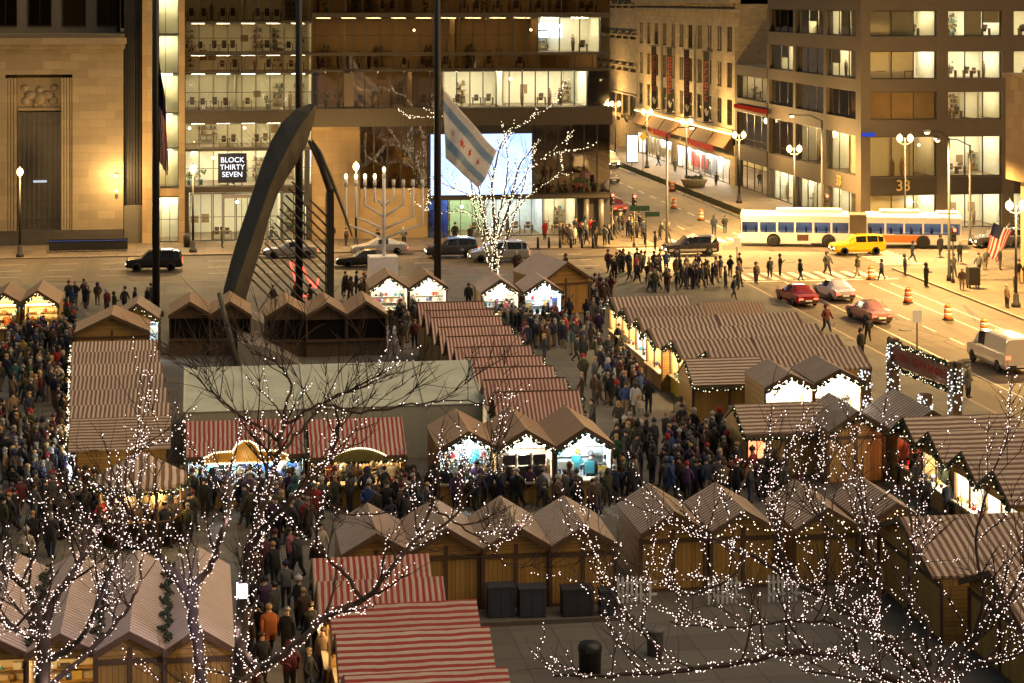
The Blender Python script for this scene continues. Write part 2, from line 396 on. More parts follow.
# ---- limestone block with the tall bronze panel (far left)
b=thing('stone_building','pale limestone building with a tall dark bronze panel and carved relief','building',(0,YF,0))
xr=-7.3; n0,n1=-16.7,-12.8
k=MB()
k.box(-60,0,1.3,n0-1.0,14,17.6); k.box(n1+1.0,0,1.3,xr,14,17.6); k.box(n0-1.0,0,15.3,n1+1.0,14,17.6); k.box(n0-1.0,1.2,1.3,n1+1.0,14,15.3)
k.build('wall',LIME,b)
MB().box(-60,-.15,0,xr-.01,14,1.3).build('plinth',DSTONE,b)
k=MB(); k.box(-60,-.5,17.6,xr+.15,14,18.0); k.box(-60,-.75,18.0,xr+.3,14,18.6); k.box(-60,-.3,18.6,xr+.1,14,18.95); k.build('cornice',LIME,b)
k=MB()
for a,s in ((n0-1.0,0),(n1+.02,0)):
    for i in range(4): k.box(a+i*.25,.1+.0*s,1.3,a+i*.25+.2,1.19,15.0)
k.build('pilaster',LIME,b)
MB().box(n0,.75,1.3,n1,1.19,11.9).build('bronze_panel',mat('bronze_panel',(.055,.05,.045),.5,.3,var=.4,scale=1.5),b)
k=MB(); 
for i in range(9): k.box(n0+.05+i*.43,.68,1.5,n0+.12+i*.43,.74,11.8)
for i in range(6): k.box(n0+.05,.66,2.2+i*1.7,n1-.05,.70,2.3+i*1.7)
k.build('panel_ribs',BRONZE,b)
k=MB(); k.box(n0,.8,12.0,n1,1.19,15.0); k.box(n0+.1,.6,12.05,n1-.1,.79,12.3)
cx=(n0+n1)/2
for (dx,dz,rr,sx) in ((0,13.9,.34,1),(0,13.1,.6,1),(-.7,13.4,.42,1.6),(.7,13.4,.42,1.6),(-1.2,12.9,.36,1.2),(1.2,12.9,.36,1.2),(-.35,12.6,.3,.9),(.35,12.6,.3,.9),(-1.3,14.1,.3,1.2),(1.3,14.1,.3,1.2)):
    k.ball((cx+dx,.8,dz),rr,8,6,0,(sx,.55,1))
k.build('carved_relief',LIME,b)
k=MB(); k.box(-60,5,18.95,xr-.8,14,30)
k.build('upper_wall',mat('upper_limestone',(.20,.17,.12),.85,bump=.2),b)  # plain stone tone for the setback wall, without block joints
for x0 in (-22.3,-19.2,-16.1,-13,-9.9): window(b,x0,x0+2.1,19.6,23.2,1,4.86,GLD)
o=MB().box(-15.3,.6,5.55,-14.1,.66,5.75).build('light_strip',emit('cold_lamp',(.8,.9,1),.3),b)
# ---- dark narrow infill
b=thing('infill_building','narrow black ribbed building squeezed between stone block and glass lobby','building',(0,YF,0))
k=MB(); k.box(-7.28,.8,3.4,-5.62,14,30)
for i in range(6): k.box(-7.2+i*.27,.7,3.4,-7.1+i*.27,.79,30)
k.build('wall',mat('black_ribbed_metal',(.022,.02,.018),.6),b)
MB().box(-7.27,.2,0,-5.63,14,3.38).build('base_wall',mat('grey_panel',(.10,.09,.075),.7),b)
# ---- lobby tower with the bright shaft
b=thing('lobby_tower','tall lit glass shaft between two pale stone piers beside the store','building',(0,YF,0))
k=MB(); k.box(-5.6,-.4,0,-4.75,2,30); k.box(-2.35,-.4,0,-1.82,2,30); k.box(-4.75,.0,4.2,-2.35,1.9,4.9); k.build('pier',TANP,b)
room(b,-4.74,-2.36,0.02,4.1,1,4,.4,False,glow=ROOMWHITE)
for i,(z0,z1) in enumerate(((5,8.4),(8.5,11.6),(11.7,15.2),(15.3,18.8),(18.9,22.5),(22.6,29))):
    room(b,-4.74,-2.36,z0,z1,1,2.2,.45,False,wall=mm('cream_wall',(.8,.74,.5),.8,var=.05),glow=ROOMWHITE)
    window(b,-4.73,-2.37,z0,z1,1,.1)
window(b,-4.73,-2.37,.05,4.15,2,.1,nh=1)
# ---- the glass shopping centre
b=thing('glass_shopping_centre','long glass fronted shopping centre with a big bright screen','building',(0,YF,0))
XA,XB,XC=-1.8,9.7,37.6
k=MB()
k.box(XA,0,10.75,XB,.6,11.9); k.box(XA,.02,16.95,XB,.6,17.15); k.box(XA,.02,15.25,XB,.6,15.4); k.box(XA,.02,8.28,XB,.6,8.5); k.box(XA,.02,19.9,XB,.6,20.1); k.box(XA,.0,29.8,XC,12,31)
k.box(XA,-.05,4.5,XB,.6,5.0); k.box(XA,0,0,XA+.35,.5,4.5); k.box(XB-.5,0,0,XB,.5,4.5)
k.build('spandrel',mat('spandrel_metal',(.05,.042,.032),.45,.3),b)
for z0,z1,lit,gl,g in ((5.02,8.27,1,ROOMWHITE,GL),(8.52,10.73,1,ROOMGLOW,GLM),(11.92,15.23,1,ROOMGLOW,GLM),(15.42,16.93,1,ROOMDIM,GLD),(17.17,19.88,1,ROOMDIM,GLM),(20.12,29.7,1,ROOMDIM,GLD)):  # dim lamps added behind the dark glass stand in for warm reflections
    room(b,XA+.02,XB-.02,z0,z1,lit,6,.65,True,wall=IVORY if lit else mm('dark_room',(.05,.045,.04)),glow=gl)
    for i in range(9):
        window(b,XA+i*(XB-XA)/9+.01,XA+(i+1)*(XB-XA)/9-.01,z0+.005,z1-.005,0,.2,g,t=.05,nh=1 if z1-z0>2.5 else 0)
# store entrance
room(b,XA+.37,XB-.52,0.02,4.4,1,7,.7,True,glow=ROOMWHITE)
for i in range(5):
    x0=XA+.4+i*2.1; window(b,x0,x0+2.05,.05,4.4,1 if i!=2 else 3,.25,GL,nh=1,t=.08)
k=MB(); k.box(1.5,-1.6,4.1,5.7,.2,4.4); k.box(1.5,-1.55,0,1.7,-1.35,4.1); k.box(5.5,-1.55,0,5.7,-1.35,4.1); k.build('entrance_canopy',GREYM,b)
# sign
s0=onY(218,153,YF); s1=onY(246.5,182,YF)
sg=MB().box(s0.x,-.5,s1.z,s1.x,-.08,s0.z).build('sign_board',mat('navy_sign',(.012,.015,.03),.3),b)
SIGNW=emit('sign_letter_light',(.88,.92,1),.8)
cx=(s0.x+s1.x)/2
for i,t in enumerate(('BLOCK','THIRTY','SEVEN')):
    me=text_mesh(t,.66,.02,SIGNW); o=link('lettering',me,sg,(cx,-.54,s0.z-.62-i*.66)); o.rotation_euler=(R(90),0,0)
# right wing
k=MB(); k.box(XB,.3,0,14.1,4,10.38); k.build('tan_wall',TANP,b)
k=MB(); k.box(14.12,.25,0,20.4,4,4.6); k.build('low_wall',TANP,b)
k=MB(); k.box(XB,-.9,10.4,XC,.6,12.05); k.box(XB,-.3,15.4,XC,.6,15.6); k.box(XB,-.1,20.4,XC,.6,20.8); k.box(XB,-.02,16.9,XC,.5,17.1); k.box(20.2,-.85,3.55,XC,.6,3.85)
k.build('soffit_band',mat('brown_band',(.045,.036,.024),.55,.2),b)
MB().box(12.6,-.6,10.6,13.5,.19,15.3).build('pilaster',CONC,b)
def glassrun(x0,x1,z0,z1,n,g,y=.15,nh=0):
    for i in range(n): window(b,x0+i*(x1-x0)/n+.01,x0+(i+1)*(x1-x0)/n-.01,z0,z1,0,y,g,t=.04,nh=nh)
DARKR=mm('reflection_brown_wall',(.38,.27,.15))  # warm brown of the glass reflections put into the wall colour
room(b,14.12,20.4,4.62,10.38,0,6,.6,True,wall=DARKR); glassrun(14.12,20.4,4.62,10.38,5,GLD)
room(b,30.15,XC-.02,3.87,10.38,0,6,.6,True,wall=DARKR); glassrun(30.15,XC-.02,3.87,10.38,6,GLD)
room(b,XB+.02,21.8,12.07,15.38,1,6,.65,True,wall=DARKR,glow=ROOMDIM); glassrun(XB+.02,21.8,12.07,15.38,10,GLD)
room(b,21.85,35.4,12.07,15.38,1,6,.65,True,glow=ROOMWHITE); glassrun(21.85,35.4,12.07,15.38,11,GL)
room(b,35.45,XC-.02,12.07,15.38,0,6,.65,False,wall=DARKR); glassrun(35.45,XC-.02,12.07,15.38,1,GLD)
room(b,XB+.02,30.8,15.62,20.38,1,6,.65,True,wall=DARKR,glow=ROOMDIM); glassrun(XB+.02,30.8,15.62,16.88,17,GLD); glassrun(XB+.02,30.8,17.12,20.38,17,GLD,nh=1)
glassrun(30.85,XC-.02,15.62,16.88,4,GLD)
r_=room(b,30.85,36.6,17.12,20.38,1,5,.65,True); glassrun(30.85,36.6,17.12,20.38,3,GL)
glassrun(36.65,XC-.02,17.12,20.38,1,GLD)
k=MB()
for i in range(2):
    for j in range(2): k.box(31.4+i*1.3,4.6,18.4+j*.75,32.5+i*1.3,4.7,19.0+j*.75)
k.build('wall_monitor',emit('monitor_light',(.6,.8,1),2.2,False),b)
room(b,XB+.02,XC-.02,20.82,29.7,1,6,.65,True,wall=DARKR,glow=ROOMDIM); glassrun(XB+.02,XC-.02,20.82,29.7,18,GLD)
MB().box(XB+.01,6.8,0.01,XC,12,29.7).build('rear_wall',DARKR,b)
# screen
sc_=MB().box(20.42,-.8,3.87,30.1,.55,9.75).build('screen_housing',BLACK,b)
m_,n_,l_,p_=_new('led_screen_picture'); n_.remove(p_); e_=n_.new('ShaderNodeEmission'); l_.new(e_.outputs[0],n_['Material Output'].inputs[0])
co_=_co(n_,l_); f_=_noise(n_,l_,co_,.35,2)
l_.new(_mix(n_,l_,(.20,.34,1),(.66,.80,1),f_),e_.inputs[0]); e_.inputs[1].default_value=.85
MB().box(20.55,-.84,4.0,29.97,-.805,9.62).build('screen',m_,sc_)
MB().box(20.42,-.7,9.77,30.1,.5,10.38).build('screen_fascia',BLACK,b)
# shops under the screen
for x0,x1,gl,wl in ((20.45,22.3,ROOMBLUE,mm('blue_wall',(.25,.35,.7))),(22.35,25.6,ROOMWHITE,mm('green_wall',(.42,.58,.42))),(25.65,31.2,ROOMWHITE,mm('cool_wall',(.5,.6,.75))),(31.25,34.3,ROOMWHITE,IVORY)):
    room(b,x0,x1,.02,3.5,1,5,.5,True,wall=wl,glow=gl); window(b,x0,x1,.04,3.5,max(1,int((x1-x0)/1.2)),.12,GL)
k=MB(); k.box(34.35,.1,0,XC,5,3.5); k.build('shop_pier',mat('slate_panel',(.05,.05,.055),.5),b)
for x in (35.2,36.6): 
    MB().tube([(x,-.4,0),(x,-.4,3.5)],.28,10).build('column',GREYM,b)
# ---- long terracotta building with banners on the cross street (faces -X)
XS=62.0
def facade_rot(X,Yfar): return (X,Yfar,0),R(-90)
def YX(px): return onX(px,100,XS).y
b=thing('terracotta_building','cream terracotta building with four dark banners above a bright store','building',(XS,284,0),R(-90))
L=54.0
cols=[]; n=11; pitch=L/n
for i in range(n): cols.append((i*pitch+1.3,i*pitch+3.6))
rows=[(7.0,10.1),(11.5,14.5),(15.8,18.8)]
k=MB()
zs=[6.6]+[v for r in rows for v in r]+[21.6]
for i in range(0,len(zs),2): k.box(0,0,zs[i],L,.5,zs[i+1])
for z0,z1 in rows:
    xs=[0]+[v for c in cols for v in c]+[L]
    for i in range(0,len(xs),2): k.box(xs[i],0,z0,xs[i+1],.5,z1)
k.build('wall',BEIGE,b)
k=MB(); k.box(-.2,-.5,20.4,L+.2,.55,20.9,0); k.box(-.3,-.75,21.6,L+.3,.6,22.3,0)
for i in range(60): k.box(.2+i*.9,-.45,21.2,.6+i*.9,-.01,21.58,0)
k.build('cornice',BEIGE,b)
MB().box(L-.5,.51,0,L,18,21.5).build('side_wall',masonry('side_brick',(.30,.24,.14),.6,.3),b)
MB().box(0,.9,0,L-.5,18,21.4).build('core',DARKR,b)
for z0,z1 in rows:
    for (x0,x1) in cols:
        window(b,x0,x1,z0,z1,1,.15,GLD if rnd.random()<.8 else GLM,nh=1)
k=MB(); k.box(0,-.35,6.0,L,.5,6.58); k.build('lit_ledge',BEIGE,b)
MB().box(.3,-.55,6.0,L-.3,-.4,6.12).build('ledge_light',emit('ledge_tube',(1,.62,.22),3.0),b)
AWN=mat('brown_awning',(.16,.09,.035),.8)
k=MB()
for i in range(6):
    x0=.8+i*8.8; k.hexa([(x0,-1.1,4.35),(x0+8.2,-1.1,4.35),(x0+8.2,-.02,4.4),(x0,-.02,4.4),(x0,-1.08,4.45),(x0+8.2,-1.08,4.45),(x0+8.2,-.02,5.9),(x0,-.02,5.9)])
k.build('awning',AWN,b)
k=MB(); k.box(0,0,2.95,L,.5,4.65,0); k.box(0,0,0,1,.5,2.95,0); k.box(L-2.2,0,0,L,.5,2.95,0); k.box(22,0,0,25,.5,2.95,0); k.build('shop_front_wall',BEIGE,b)
SR=emit('red_sign_light',(1,.12,.05),.22)
for xa,xb in ((8,20),(30,44)):
    m=MB(); r2=random.Random(5); x=xa
    while x<xb:
        t=r2.uniform(.6,1.0); m.box(x,-.12,3.3,x+t*.25,-.02,4.1); m.box(x+t*.25,-.12,r2.choice((3.3,3.6,3.8)),x+t,-.02,r2.choice((3.95,4.1))); x+=t+.35
    m.build('red_sign',SR,b)
for x0,x1 in ((1.1,21.9),(25.1,L-2.3)):
    room(b,x0,x1,.05,2.9,1,.85,.02+.03,False,wall=WHITE,glow=ROOMWHITE)
    window(b,x0,x1,.05,2.95,8,-.12,GLS)
for x0,x1 in ((1.1,21.9),(25.1,L-2.3)):
    for j in range(5):
        point('shop_lamp',(x0+(j+.5)*(x1-x0)/5,.45,2.6),260,(1,.93,.8),b,.1)
k=MB()
for i in range(5): k.box(30+i*1.8,.6,.5,31.2+i*1.8,.64,2.4)
k.build('red_poster',mat('red_poster',(.6,.08,.05),.6),b)
BAN=mat('dark_banner_cloth',(.025,.02,.018),.8); BRED=mat('red_banner_print',(.20,.04,.02),.7)
for i,px in enumerate((654.2,669.8,687,706.5)):
    x=284-onX(px,100,XS-.8).y
    bn=MB().box(x-.05,-1.2,7.0,x+.05,-.5,15.6).build('banner',BAN,b)
    m=MB(); r2=random.Random(i+2); z=14.4
    while z>10.0:
        f0,f1=x+.055,x+.075
        m.box(f0,-1.08,z-.14,f1,-.62,z); m.box(f0,-1.08,z-.66,f1,-.93,z-.14)
        if r2.random()<.6: m.box(f0,-.74,z-.66,f1,-.62,z-.14)
        if r2.random()<.6: m.box(f0,-.92,z-.66,f1,-.72,z-.5)
        z-=.85
    m.build('lettering',BRED,bn)
    m=MB(); m.prism([(-1.1,8.4),(-.9,7.7),(-.7,7.7),(-.5,8.5),(-.75,8.2),(-.85,8.7)],x+.055,x+.08,0,'yz'); m.build('emblem',mm('pale_print',(.5,.48,.45)),bn)
    m=MB(); m.tube([(x,0,15.7),(x,-1.4,15.7)],.06); m.tube([(x,0,6.9),(x,-1.4,6.9)],.06); m.build('bracket',STEEL,bn)
# ---- the next, bay windowed building further up the street
b=thing('bay_window_building','narrow cream bay windowed tower beyond the bannered building','building',(XS,345,0),R(-90))
L=60.5; k=MB(); zs=[0,4.4,8.2,11.4,12.8,16.2,17.4,20.8,22,32]
k.box(0,.5,0,L,14,34); 
for i in range(0,len(zs),2): k.box(0,0,zs[i],L,.49,zs[i+1])
for i in range(0,13): k.box(i*5-.4+.2,.01,0,i*5+.6,.48,32)
for i in range(12): k.prism([(i*5+1.3,0),(i*5+2.0,-.9),(i*5+3.8,-.9),(i*5+4.5,0)],4.5,5.0,0,'xy'); 
for z in (8.2,12.3,16.9,21.4): k.box(0,-.4,z-.25,L,-.01,z)
k.build('wall',BEIGE,b)
for i in range(12):
    for z0,z1 in ((8.25,11.35),(12.85,16.15),(17.45,20.75)): window(b,i*5+.62,i*5+4.75,z0,z1,2,.15,GLD)
    window(b,i*5+.62,i*5+4.75,4.45,7.9,1,.15,GLM)
# ---- brown office block with the golden 33
b=thing('brown_office_block','brown concrete office block with wide lit windows and golden street number','building',(0,0,0))
XE=100.0
rowsO=[(.05,3.3),(5.0,8.9),(10.5,13.2),(14.4,17.1),(18.5,21.0),(22.3,25)]
front_cols=[62.95,69.6,70.75,76.2,77.4,83.2,84.4,90,91.2,97]
def bands(k,x0,x1,rws,top,y0=0,y1=.7):
    zs=[v for r in rws for v in r]; 
    zz=[(rws[i][1],rws[i+1][0]) for i in range(len(rws)-1)]+[(rws[-1][1],top)]
    for a,c in zz: k.box(x0,y0,a,x1,y1,c)
# front
k=MB(); k.M=Matrix.Translation((0,YF,0)); bands(k,62.0,XE,rowsO,27)
for i in range(0,len(front_cols)-1):
    if i%2==1: 
        for z0,z1 in rowsO: k.box(front_cols[i],.02,z0-.001,front_cols[i+1],.68,z1+.001)
for z0,z1 in rowsO: k.box(62.0,.0,z0,62.95,.7,z1)
k.M=Matrix.Translation((XS,216,0))@Matrix.Rotation(R(-90),4,'Z')
LM=32.0
bands(k,0,LM-.72,rowsO,27,.003,.7)
for x in (-.5,9.6,20.2,30.4):
    for z0,z1 in rowsO: k.box(x,.02,z0-.001,x+.9,.68,z1+.001)
k.M=Matrix.Translation((XS,230,0))@Matrix.Rotation(R(-90),4,'Z')
rowsL=rowsO[:3]; bands(k,0,13.45,rowsL,14.4,.003,.7)
for z0,z1 in rowsL: k.box(0,.02,z0,.8,.68,z1)
k.build('concrete_frame',CONC,b)
MB().box(XS+6.5,YF+6.5,0,XE,229.8,14.2).build('core',DARKR,b)
MB().box(XS+.75,217,14.2,XE,229.8,14.38).build('low_roof',mm('roof_gravel',(.12,.11,.09)),b)
MB().box(XS+.75,215.4,14.4,XE,215.9,27).build('party_wall',mm('party_brick',(.16,.13,.09)),b)
def owin(M,x0,x1,z0,z1,nm,litk,r,shade=0):
    before=set(o.name for o in b.children)
    lit={0:0,1:1,2:1,3:1}[litk]
    o=room(b,x0,x1,z0,z1,lit,5,.75,litk>0,r,IVORY if litk else DARKR,{0:None,1:ROOMGLOW,2:ROOMWHITE,3:ROOMDIM}[litk])
    wd=window(b,x0+.002,x1-.002,z0+.002,z1-.002,nm,.35,GL if litk else GLD,t=.09,mt=.1)
    o.matrix_local=M; wd.matrix_local=M
    if shade:
        s=MB(); 
        for i in range(nm+1):
            if r.random()<.75:
                a0=x0+i*(x1-x0)/(nm+1)+.1; a1=x0+(i+1)*(x1-x0)/(nm+1)-.1
                s.box(a0,.55,z0+.1+(r.random()<.3)*1.2,a1,.57,z1-.1)
        s.build('roller_blind',mm('cream_blind',(.80,.75,.60)),b).matrix_local=M
Mf=Matrix.Translation((0,YF,0)); r2=random.Random(4)
litmap=[[2,2,2,2,2],[3,2,2,1,1],[0,1,1,2,1],[2,2,1,1,2],[1,2,1,1,1],[0,0,0,0,0]]
for i in range(5):
    for j,(z0,z1) in enumerate(rowsO):
        owin(Mf,front_cols[2*i],front_cols[2*i+1],z0,z1,2,litmap[j][i],r2,j==4)
Ml=Matrix.Translation((XS,216,0))@Matrix.Rotation(R(-90),4,'Z')
litl=[[2,2,2],[0,3,1],[0,3,0],[1,1,1],[0,1,1],[0,0,0]]
for i,(a,c) in enumerate(((.42,9.58),(10.52,20.18),(21.12,30.38))):
    for j,(z0,z1) in enumerate(rowsO): owin(Ml,a,c,z0,z1,2,litl[j][i],r2,j in(3,4))
Mw=Matrix.Translation((XS,230,0))@Matrix.Rotation(R(-90),4,'Z')
for j,(z0,z1) in enumerate(rowsL): owin(Mw,.82,13.44,z0,z1,3,(2,0,3)[j],r2)
k=MB()
for x0,x1 in ((62.97,69.58),(70.77,76.18),(77.42,83.18)): k.box(x0,YF-.05,3.34,x1,YF-.002,4.94)
k.build('dark_fascia',mm('dark_fascia',(.02,.016,.012),.4),b)
me=text_mesh('33',1.5,.05,mat('gold_numerals',(.42,.30,.12),.4,.3)); o=link('numerals',me,b,(onY(903,189,YF).x,YF-.1,4.15)); o.rotation_euler=(R(90),0,0)
me=text_mesh('33',1.5,.05,bpy.data.materials['gold_numerals']); o=link('numerals',me,b,(XS-.08,190.5,4.1)); o.rotation_euler=(R(90),0,R(-90))
MB().box(62.1,YF-.3,8.95,63.3,YF-.05,9.3).build('blue_sign',emit('blue_sign_light',(.06,.12,.9),.25),b)
MB().box(61.6,216,9.3,61.95,229,9.75).build('red_sign',emit('red_sign_glow',(1,.07,.02),.12),b)
# ---- stone corner building at the right edge
b=thing('corner_stone_building','plain tan stone corner building at the edge of the right sidewalk','building',(0,0,0))
k=MB(); k.box(62,30,8.0,95,149,15.9); k.box(62.9,30.5,0,95,148.2,8.0); k.build('wall',TANP,b)
MB().box(61.8,30,15.9,95,149.2,16.3).build('coping',TANP,b)
# ================================================================ STREET FURNITURE
ROADZ=-.12
def lamp(p, h, heads, label, energy, group='street lamps with globe heads'):
    o=thing('street_lamp',label,'street lamp',p,0,group)
    k=MB(); k.lathe([(.34,0),(.34,.25),(.24,.3),(.2,.9),(.13,1.0)],10); k.lathe([(.11,1.0),(.07,h-.75)],10); k.build('post',STEEL,o)
    xs=(0,) if heads==1 else (-.5,.5)
    if heads==2:
        k=MB(); k.tube([(-.5,0,h-.45),(-.45,0,h-.6),(0,0,h-.7),(.45,0,h-.6),(.5,0,h-.45)],.05,6); k.tube([(0,0,h-.75),(0,0,h-.2)],.05,6); k.ball((0,0,h-.15),.09); k.build('cross_arm',STEEL,o)
    else: MB().lathe([(.07,h-.75),(.12,h-.5)],8).build('collar',STEEL,o)
    for x in xs:
        g=MB().ball((x,0,h-.12),.27,12,8,0,(1,1,1.3)).build('globe',GLOBE,o)
        MB().lathe([(.1,h+.2),(.06,h+.3),(.02,h+.42)],8,(x,0,0)).build('finial',STEEL,g)
    point('lamp_light',(0,-.75,h-.1),energy,SODIUM,o,.3)
    return o
LE=1350
for px,py,hd,lb in ((20,257,1,'single globe street lamp in front of the limestone building'),(193,252,1,'single globe street lamp beside the store entrance of the glass centre'),(356,249,1,'single globe street lamp in front of the tan wall behind the menorah')):
    lamp(gp(px,py),7.4,hd,lb,LE*(1.1 if px==356 else .8))
for i,(yb,lb) in enumerate(((224,'twin globe street lamp at the corner of the brown office block'),(203,'twin globe street lamp beside the low wing of the office block'),(183,'twin globe street lamp by the stone planter'),(168,'twin globe street lamp by the yellow diamond sign'),(156,'twin globe street lamp beyond the far end of the bright store'),(146,'twin globe street lamp farthest up the cross street'))):
    lamp(gp(205+57.2*yb/21.74,yb),7.5,2,lb,LE*(1.2 if i<4 else 1.0))
lamp(gp(1016,307),7.4,2,'twin globe street lamp on the right sidewalk beside the leaning flag',LE*1.2)
lamp(gp(905,243),9.6,2,'tall twin globe street lamp in front of the golden street number',LE*.9)
lamp((57.2,112,0),7.4,2,'twin globe street lamp on the right sidewalk opposite the white van',LE*1.3)
lamp((57.2,88,0),7.4,2,'twin globe street lamp on the right sidewalk nearest the camera',LE*1.3)
lamp(gp(1150,262),7.4,2,'twin globe street lamp farther right along the avenue',LE*1.2)
def cobra(p,h,dx,dy,label,energy):
    o=thing('road_light',label,'road light',p,0,'tall arm road lights')
    MB().lathe([(.22,0),(.2,.4),(.13,.5),(.08,h)],8).build('post',STEEL,o)
    MB().tube([(0,0,h-.1),(dx*.4,dy*.4,h+.5),(dx,dy,h+.55)],.05,6).build('arm',STEEL,o)
    hd=MB().box(dx-.2,dy-.35,h+.48,dx+.2,dy+.35,h+.64).build('lamp_head',GREYM,o)
    MB().ball((dx,dy,h+.44),.2,10,6,0,(1,1.3,.7)).build('lens',GLOBE,hd)
    if energy:
        d=bpy.data.lights.new('lamp_light','SPOT'); d.energy=energy*LAMPS*1.1; d.color=(1,.585,.19); d.spot_size=R(150); d.spot_blend=.6; d.shadow_soft_size=.25
        l_=bpy.data.objects.new('lamp_light',d); COL.objects.link(l_); l_.location=(dx,dy,h+.2); l_.parent=o
cobra(gp(822,232),10.6,-3.1,-.5,'tall dark road light reaching over the avenue by the office block corner',11000)
cobra(gp(949,281),11.2,-1.8,0,'tall dark road light standing on the right corner beside the bus tail',11000)
cobra(gp(970,245),9.0,-3.2,-.4,'slender road light pole behind the tail of the bus',8000)
cobra((40.2,172,0),10.2,2.5,1.0,'tall dark road light at the end of the glass centre',11000)
cobra((56.8,122,0),10.2,-2.6,0,'tall dark road light on the right sidewalk near the crosswalk',8500)
cobra((56.8,96,0),10.2,-2.6,0,'tall dark road light on the right sidewalk beside the white van',1800)
# ---- traffic signals
def signal(p,h,label,fx=0,face=-1,colr=REDL):
    o=thing('traffic_signal',label,'traffic signal',p,0,'traffic signals')
    MB().lathe([(.16,0),(.14,.3),(.07,.4),(.06,h+.4)],8).build('post',BLACK,o)
    k=MB(); k.box(fx-.19,-.22,h-.75,fx+.19,.1,h+.35)
    for i in range(3): k.lathe([(.15,0),(.15,.16)],8,(fx,-.38,h+.15-i*.36),0,True,'y')
    hd=k.build('signal_head',BLACK,o)
    MB().lathe([(.135,0),(.135,.02)],10,(fx,-.4,h+.15),0,True,'y').build('red_lens',colr,hd)
    k=MB()
    for i in (1,2): k.lathe([(.12,0),(.12,.02)],10,(fx,-.4,h+.15-i*.36),0,True,'y')
    k.build('dark_lens',mm('unlit_lens',(.03,.03,.02),.3),hd)
signal(gp(634,247),4.4,'traffic signal with red light at the crowded corner')
signal(gp(612,240),4.0,'traffic signal with red light against the end of the glass centre')
signal(gp(826,236),3.6,'traffic signal with red light in front of the office block')
signal(gp(953,283),4.0,'traffic signal with red light beside the tail of the bus')
# ---- signs on posts
def signpost(p,h,label,kind):
    o=thing('street_sign',label,'sign',p)
    MB().tube([(0,0,0),(0,0,h)],.045,6).build('post',STEEL,o)
    if kind=='diamond': MB().prism([(0,h-.9),(.62,h-.28),(0,h+.34),(-.62,h-.28)],-.08,-.05).build('sign_plate',mat('yellow_sign',(.75,.45,.03),.5),o)
    elif kind=='name':
        MB().box(-1.5,-.06,h-.5,.3,-.02,h-.05).build('sign_plate',mat('green_sign',(.02,.08,.05),.5),o)
        MB().box(-.1,-.1,h-1.0,1.2,-.07,h-.6).build('lower_plate',bpy.data.materials['green_sign'],o)
    elif kind=='lit':
        MB().box(-.75,-.15,.4,.75,.15,h).build('cabinet',BLACK,o); MB().box(-.65,-.18,.6,.65,-.155,h-.15).build('lit_poster',emit('poster_light',(.8,.9,1),3),o)
    else: MB().box(-.3,-.06,h-.75,.3,-.03,h).build('sign_plate',WHITE,o)
signpost(gp(643,170),4.6,'yellow diamond warning sign near the bright store','diamond')
signpost(gp(646,252),4.1,'pair of dark street name signs at the crowded corner','name')
signpost(gp(632,166),4.2,'white glowing poster stand on the cross street sidewalk','lit')
signpost(gp(737,263),2.1,'small pale square sign beside the front of the bus','plate')
signpost(gp(917,352),2.6,'small sign on a thin post behind the garland arch','plate')
signpost(gp(808,187),3.4,'pale sign in front of the low wing of the office block','plate')
# ---- planter, barrels, fence
o=thing('planter','round concrete planter on the sidewalk before the bright store','planter',gp(694,187))
MB().lathe([(1.2,0),(1.55,.8),(1.6,1.0),(1.4,1.0),(1.35,.8)],16).build('bowl',mm('weathered_concrete',(.28,.24,.17)),o)
k=MB(); 
for i in range(70): 
    a=rnd.uniform(0,6.28); q=rnd.uniform(0,1.2); k.octa((q*math.cos(a),q*math.sin(a),.95+rnd.uniform(0,.35)),rnd.uniform(.08,.16))
k.build('evergreen',GREEN,o)
ORANGE=mat('orange_plastic',(.75,.16,.02),.5); WREF=mat('white_reflective',(.75,.72,.66),.4)
def barrel_proto(p,label):
    o=thing('traffic_barrel',label,'traffic barrel',p,0,'orange traffic barrels along the road')
    prof=[(.33,.0),(.33,.06),(.29,.08),(.28,.32)]; MB().lathe([(.40,0),(.40,.07),(.3,.09)],14).build('rubber_base',BLACK,o)
    for i,(z0,z1,mt_) in enumerate(((.09,.32,0),(.32,.48,1),(.48,.66,0),(.66,.82,1),(.82,1.02,0))):
        r0=.31-.08*z0; r1=.31-.08*z1
        MB().lathe([(r0,z0),(r1,z1)],14).build(('band','reflective_band')[mt_],(ORANGE,WREF)[mt_],o)
    MB().tube([(-.1,0,1.02),(-.1,0,1.12),(.1,0,1.12),(.1,0,1.02)],.03,5).build('handle',ORANGE,o)
    return o
bp=None
for px,py,lb in ((871,278,'orange striped barrel at the crosswalk behind the white sedan'),(908,301,'orange striped barrel to the right of the red sedan'),(948,318,'orange striped barrel midway between red sedan and white van'),(984,333,'orange striped barrel just in front of the white van'),(672,190,'orange striped barrel up the cross street nearest the planter'),(674,207,'orange striped barrel up the cross street in the lane'),(701,219,'orange striped barrel up the cross street nearest the bus')):
    g=gp(px,py); g.z=ROADZ
    if bp is None: bp=barrel_proto(g,lb)
    else: copy_tree(bp,None,g)['label']=lb
o=thing('barrier_fence','low mesh barrier fence with pale posts along the cross street','fence',(53.9,180,ROADZ))
for i in range(24): MB().box(-.05,i*4.2-.05,0,.05,i*4.2+.05,1.0).build('post',PAINTY,o)
k=MB(); k.box(-.02,0,.2,.02,96.6,.85); k.build('mesh_panel',mm('yellow_green_mesh',(.28,.24,.08)),o)
